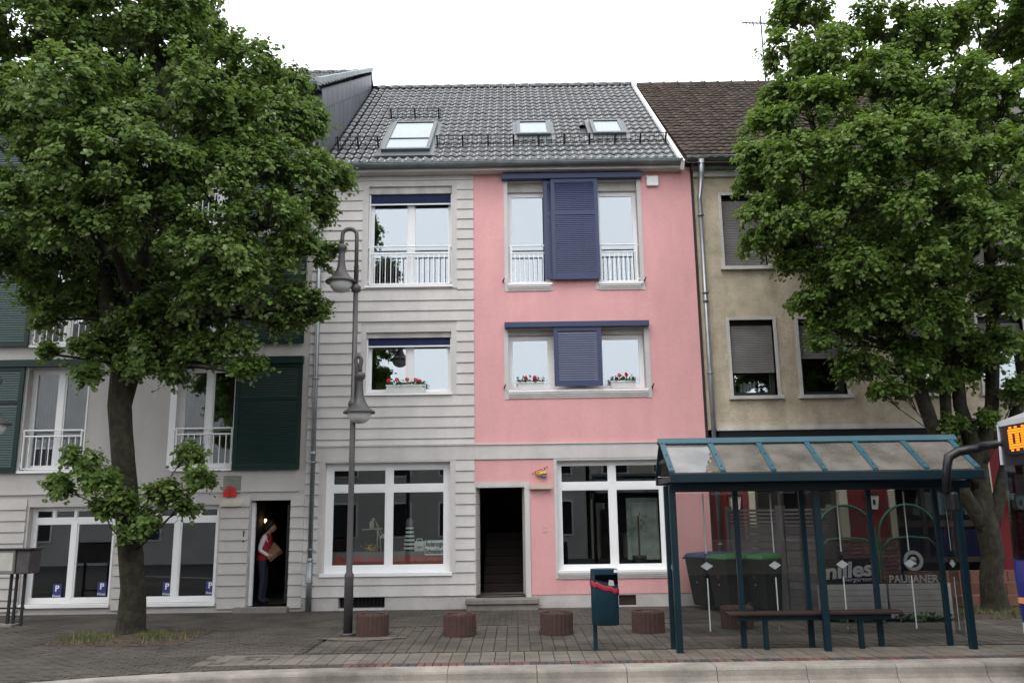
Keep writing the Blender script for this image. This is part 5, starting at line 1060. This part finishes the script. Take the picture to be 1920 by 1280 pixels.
tree('linden_tree', 'many-stemmed linden tree on the right above the bus shelter roof', br, [((br.x, br.y, -.15), .32), ((br.x, br.y, .15), .225), ((br.x - .02, br.y, .6), .19), (A(1862, 1040, YT), .185), (A(1850, 980, YT), .2), (A(1842, 945, YT), .16), (fk, .1)],
     [[(A(1854, 1000, YT), .15), (A(1808, 925, YT - .1), .12), (A(1745, 790, YT - .2), .13), (A(1700, 660, YT - .3), .12), (A(1640, 500, YT - .5), .09), (A(1560, 350, YT - .5), .06), (A(1510, 200, YT - .4), .035)], [(A(1852, 1000, YT), .17), (A(1835, 870, YT), .15), (A(1800, 760, YT), .12), (A(1785, 600, YT - .2), .11), (A(1745, 420, YT - .6), .08), (A(1680, 200, YT - .5), .045)], [(A(1835, 870, YT), .15), (A(1860, 760, YT + .1), .12), (A(1862, 600, YT), .12), (A(1850, 380, YT - .3), .08), (A(1830, 120, YT - .4), .04)], [(A(1858, 1000, YT), .13), (A(1885, 880, YT), .11), (A(1930, 650, YT), .12), (A(1980, 350, YT), .07)], [(A(1700, 660, YT - .3), .1), (A(1620, 560, YT - .6), .06), (A(1530, 480, YT - .8), .035)], [(A(1785, 600, YT - .2), .08), (A(1770, 700, YT - .1), .1), (A(1775, 800, YT), .1), (fk, .13)]],
     [(A(x, y, Y), r) for x, y, Y, r in lobR], m_leafR, 56, .074, .7)
# ------------------------------------------------------------------ tree pits with rough grass, moss in the joints
def blades(mb, pts, h):
    for x, y, s in pts:
        t = random.uniform(0, 6.28); d = Vector((math.cos(t), math.sin(t), 0)); l = h * s * random.uniform(.5, 1.3); b = Vector((x, y, -.005)); w = Vector((-d.y, d.x, 0)) * random.uniform(.003, .007); mb.add([b - w, b + w, b + d * l * random.uniform(.3, .9) + Vector((0, 0, l))], [(0, 1, 2)])
pitm = MB(); gb = MB(); pts = []
for (a, b, c, d), ctr in ((PIT_L, tl), (PIT_R, tr_)):
    nx, ny = 22, 18; vs = [(a + (b - a) * i / nx, c + (d - c) * j / ny, -.012 + .012 * math.sin(i * 1.7) * math.sin(j * 1.3) + random.uniform(-.008, .012) + .05 * math.exp(-((a + (b - a) * i / nx - ctr.x) ** 2 + (c + (d - c) * j / ny - ctr.y) ** 2) * 2)) for j in range(ny + 1) for i in range(nx + 1)]
    pitm.add(vs, [(j * (nx + 1) + i, j * (nx + 1) + i + 1, (j + 1) * (nx + 1) + i + 1, (j + 1) * (nx + 1) + i) for j in range(ny) for i in range(nx)])
    for _ in range(2600):
        r = abs(random.gauss(0, .4)) + .2; t = random.uniform(0, 6.28); x = ctr.x + r * 1.25 * math.cos(t); y = ctr.y - .25 + r * .75 * math.sin(t)
        if a < x < b and c < y < d and math.sin(x * 5) * math.sin(y * 4 + 1) > -.45: pts.append((x, y, 1))
pitm.build('tree_pit_soil', m_soil, pave); blades(gb, pts, .085)
blades(gb, [(random.gauss(-2.3, .45), random.gauss(-3.95, .1), .3) for _ in range(350)] + [(random.uniform(-2.8, 6.5), -2.64 + random.gauss(0, .03), .25) for _ in range(700)] + [(random.uniform(1.0, 6), -5.3 + random.gauss(0, .03), .3) for _ in range(300)] + [(random.uniform(-4, 3.5), -.03 - abs(random.gauss(0, .02)), .3) for _ in range(300)], .08)
o = gb.build('rough_grass', m_grass); o['kind'] = 'stuff'; tag(o, 'short rough grass round the tree bases and in the joints', 'grass')
litter = MB(); leaf_scatter(litter, [(random.uniform(-8, 8), -abs(random.gauss(0, 1.6)) - .1, .012) for _ in range(220)] + [(random.gauss(2.9, .5), -abs(random.gauss(.6, .6)) - .1, .012) for _ in range(260)], .022)
for i in range(len(litter.v)): litter.v[i] = (litter.v[i][0], litter.v[i][1], .012 + abs(litter.v[i][2] - .012) * .3)
for _ in range(90):                          # scraps, gum spots and crumbs on the paving
    x, y = random.uniform(-8, 7), random.uniform(-6.1, -.2); s_ = random.uniform(.012, .03); t0 = random.uniform(0, 6)
    litter.poly([(x + s_ * math.cos(t0 + k * 1.05) * random.uniform(.6, 1.1), y + s_ * math.sin(t0 + k * 1.05) * random.uniform(.6, 1.1), .0135) for k in range(6)])
o = litter.build('fallen_leaves', M('dry_leaf', (.16, .09, .035), .85, .4, 20, rnd=.4)); o['kind'] = 'stuff'; tag(o, 'dry fallen leaves and scraps scattered on the pavement', 'leaf litter')
sand = MB(); n_ = 40; sand.add([(-2.35 + .6 * (1 + .2 * math.sin(5 * t)) * math.cos(t), -3.98 + .16 * (1 + .3 * math.sin(3 * t)) * math.sin(t), .0145) for t in [2 * math.pi * i / n_ for i in range(n_)]], [tuple(range(n_))]); sand.build('sand_patch', M('pale_sand', (.125, .108, .086), .95, .3, 8), pave)

# street trees across the road, left one mirrored in the panes, right one added to block low sky
src = [k for k in bpy.data.objects if k.name.startswith('linden_tree') and k.parent is None]
for k, (sx, x, y, rz, lab) in enumerate(((0, -10.4, -20.2, R(150), 'linden tree across the street behind the viewpoint, mirrored in the panes left of the lamp'), (1, 13.5, -20.0, R(200), 'linden tree across the street, right of the viewpoint'))):
    c_ = copy_tree(src[sx]); c_.location = (x, y, -.1); c_.rotation_euler = (0, 0, rz); c_['label'] = lab
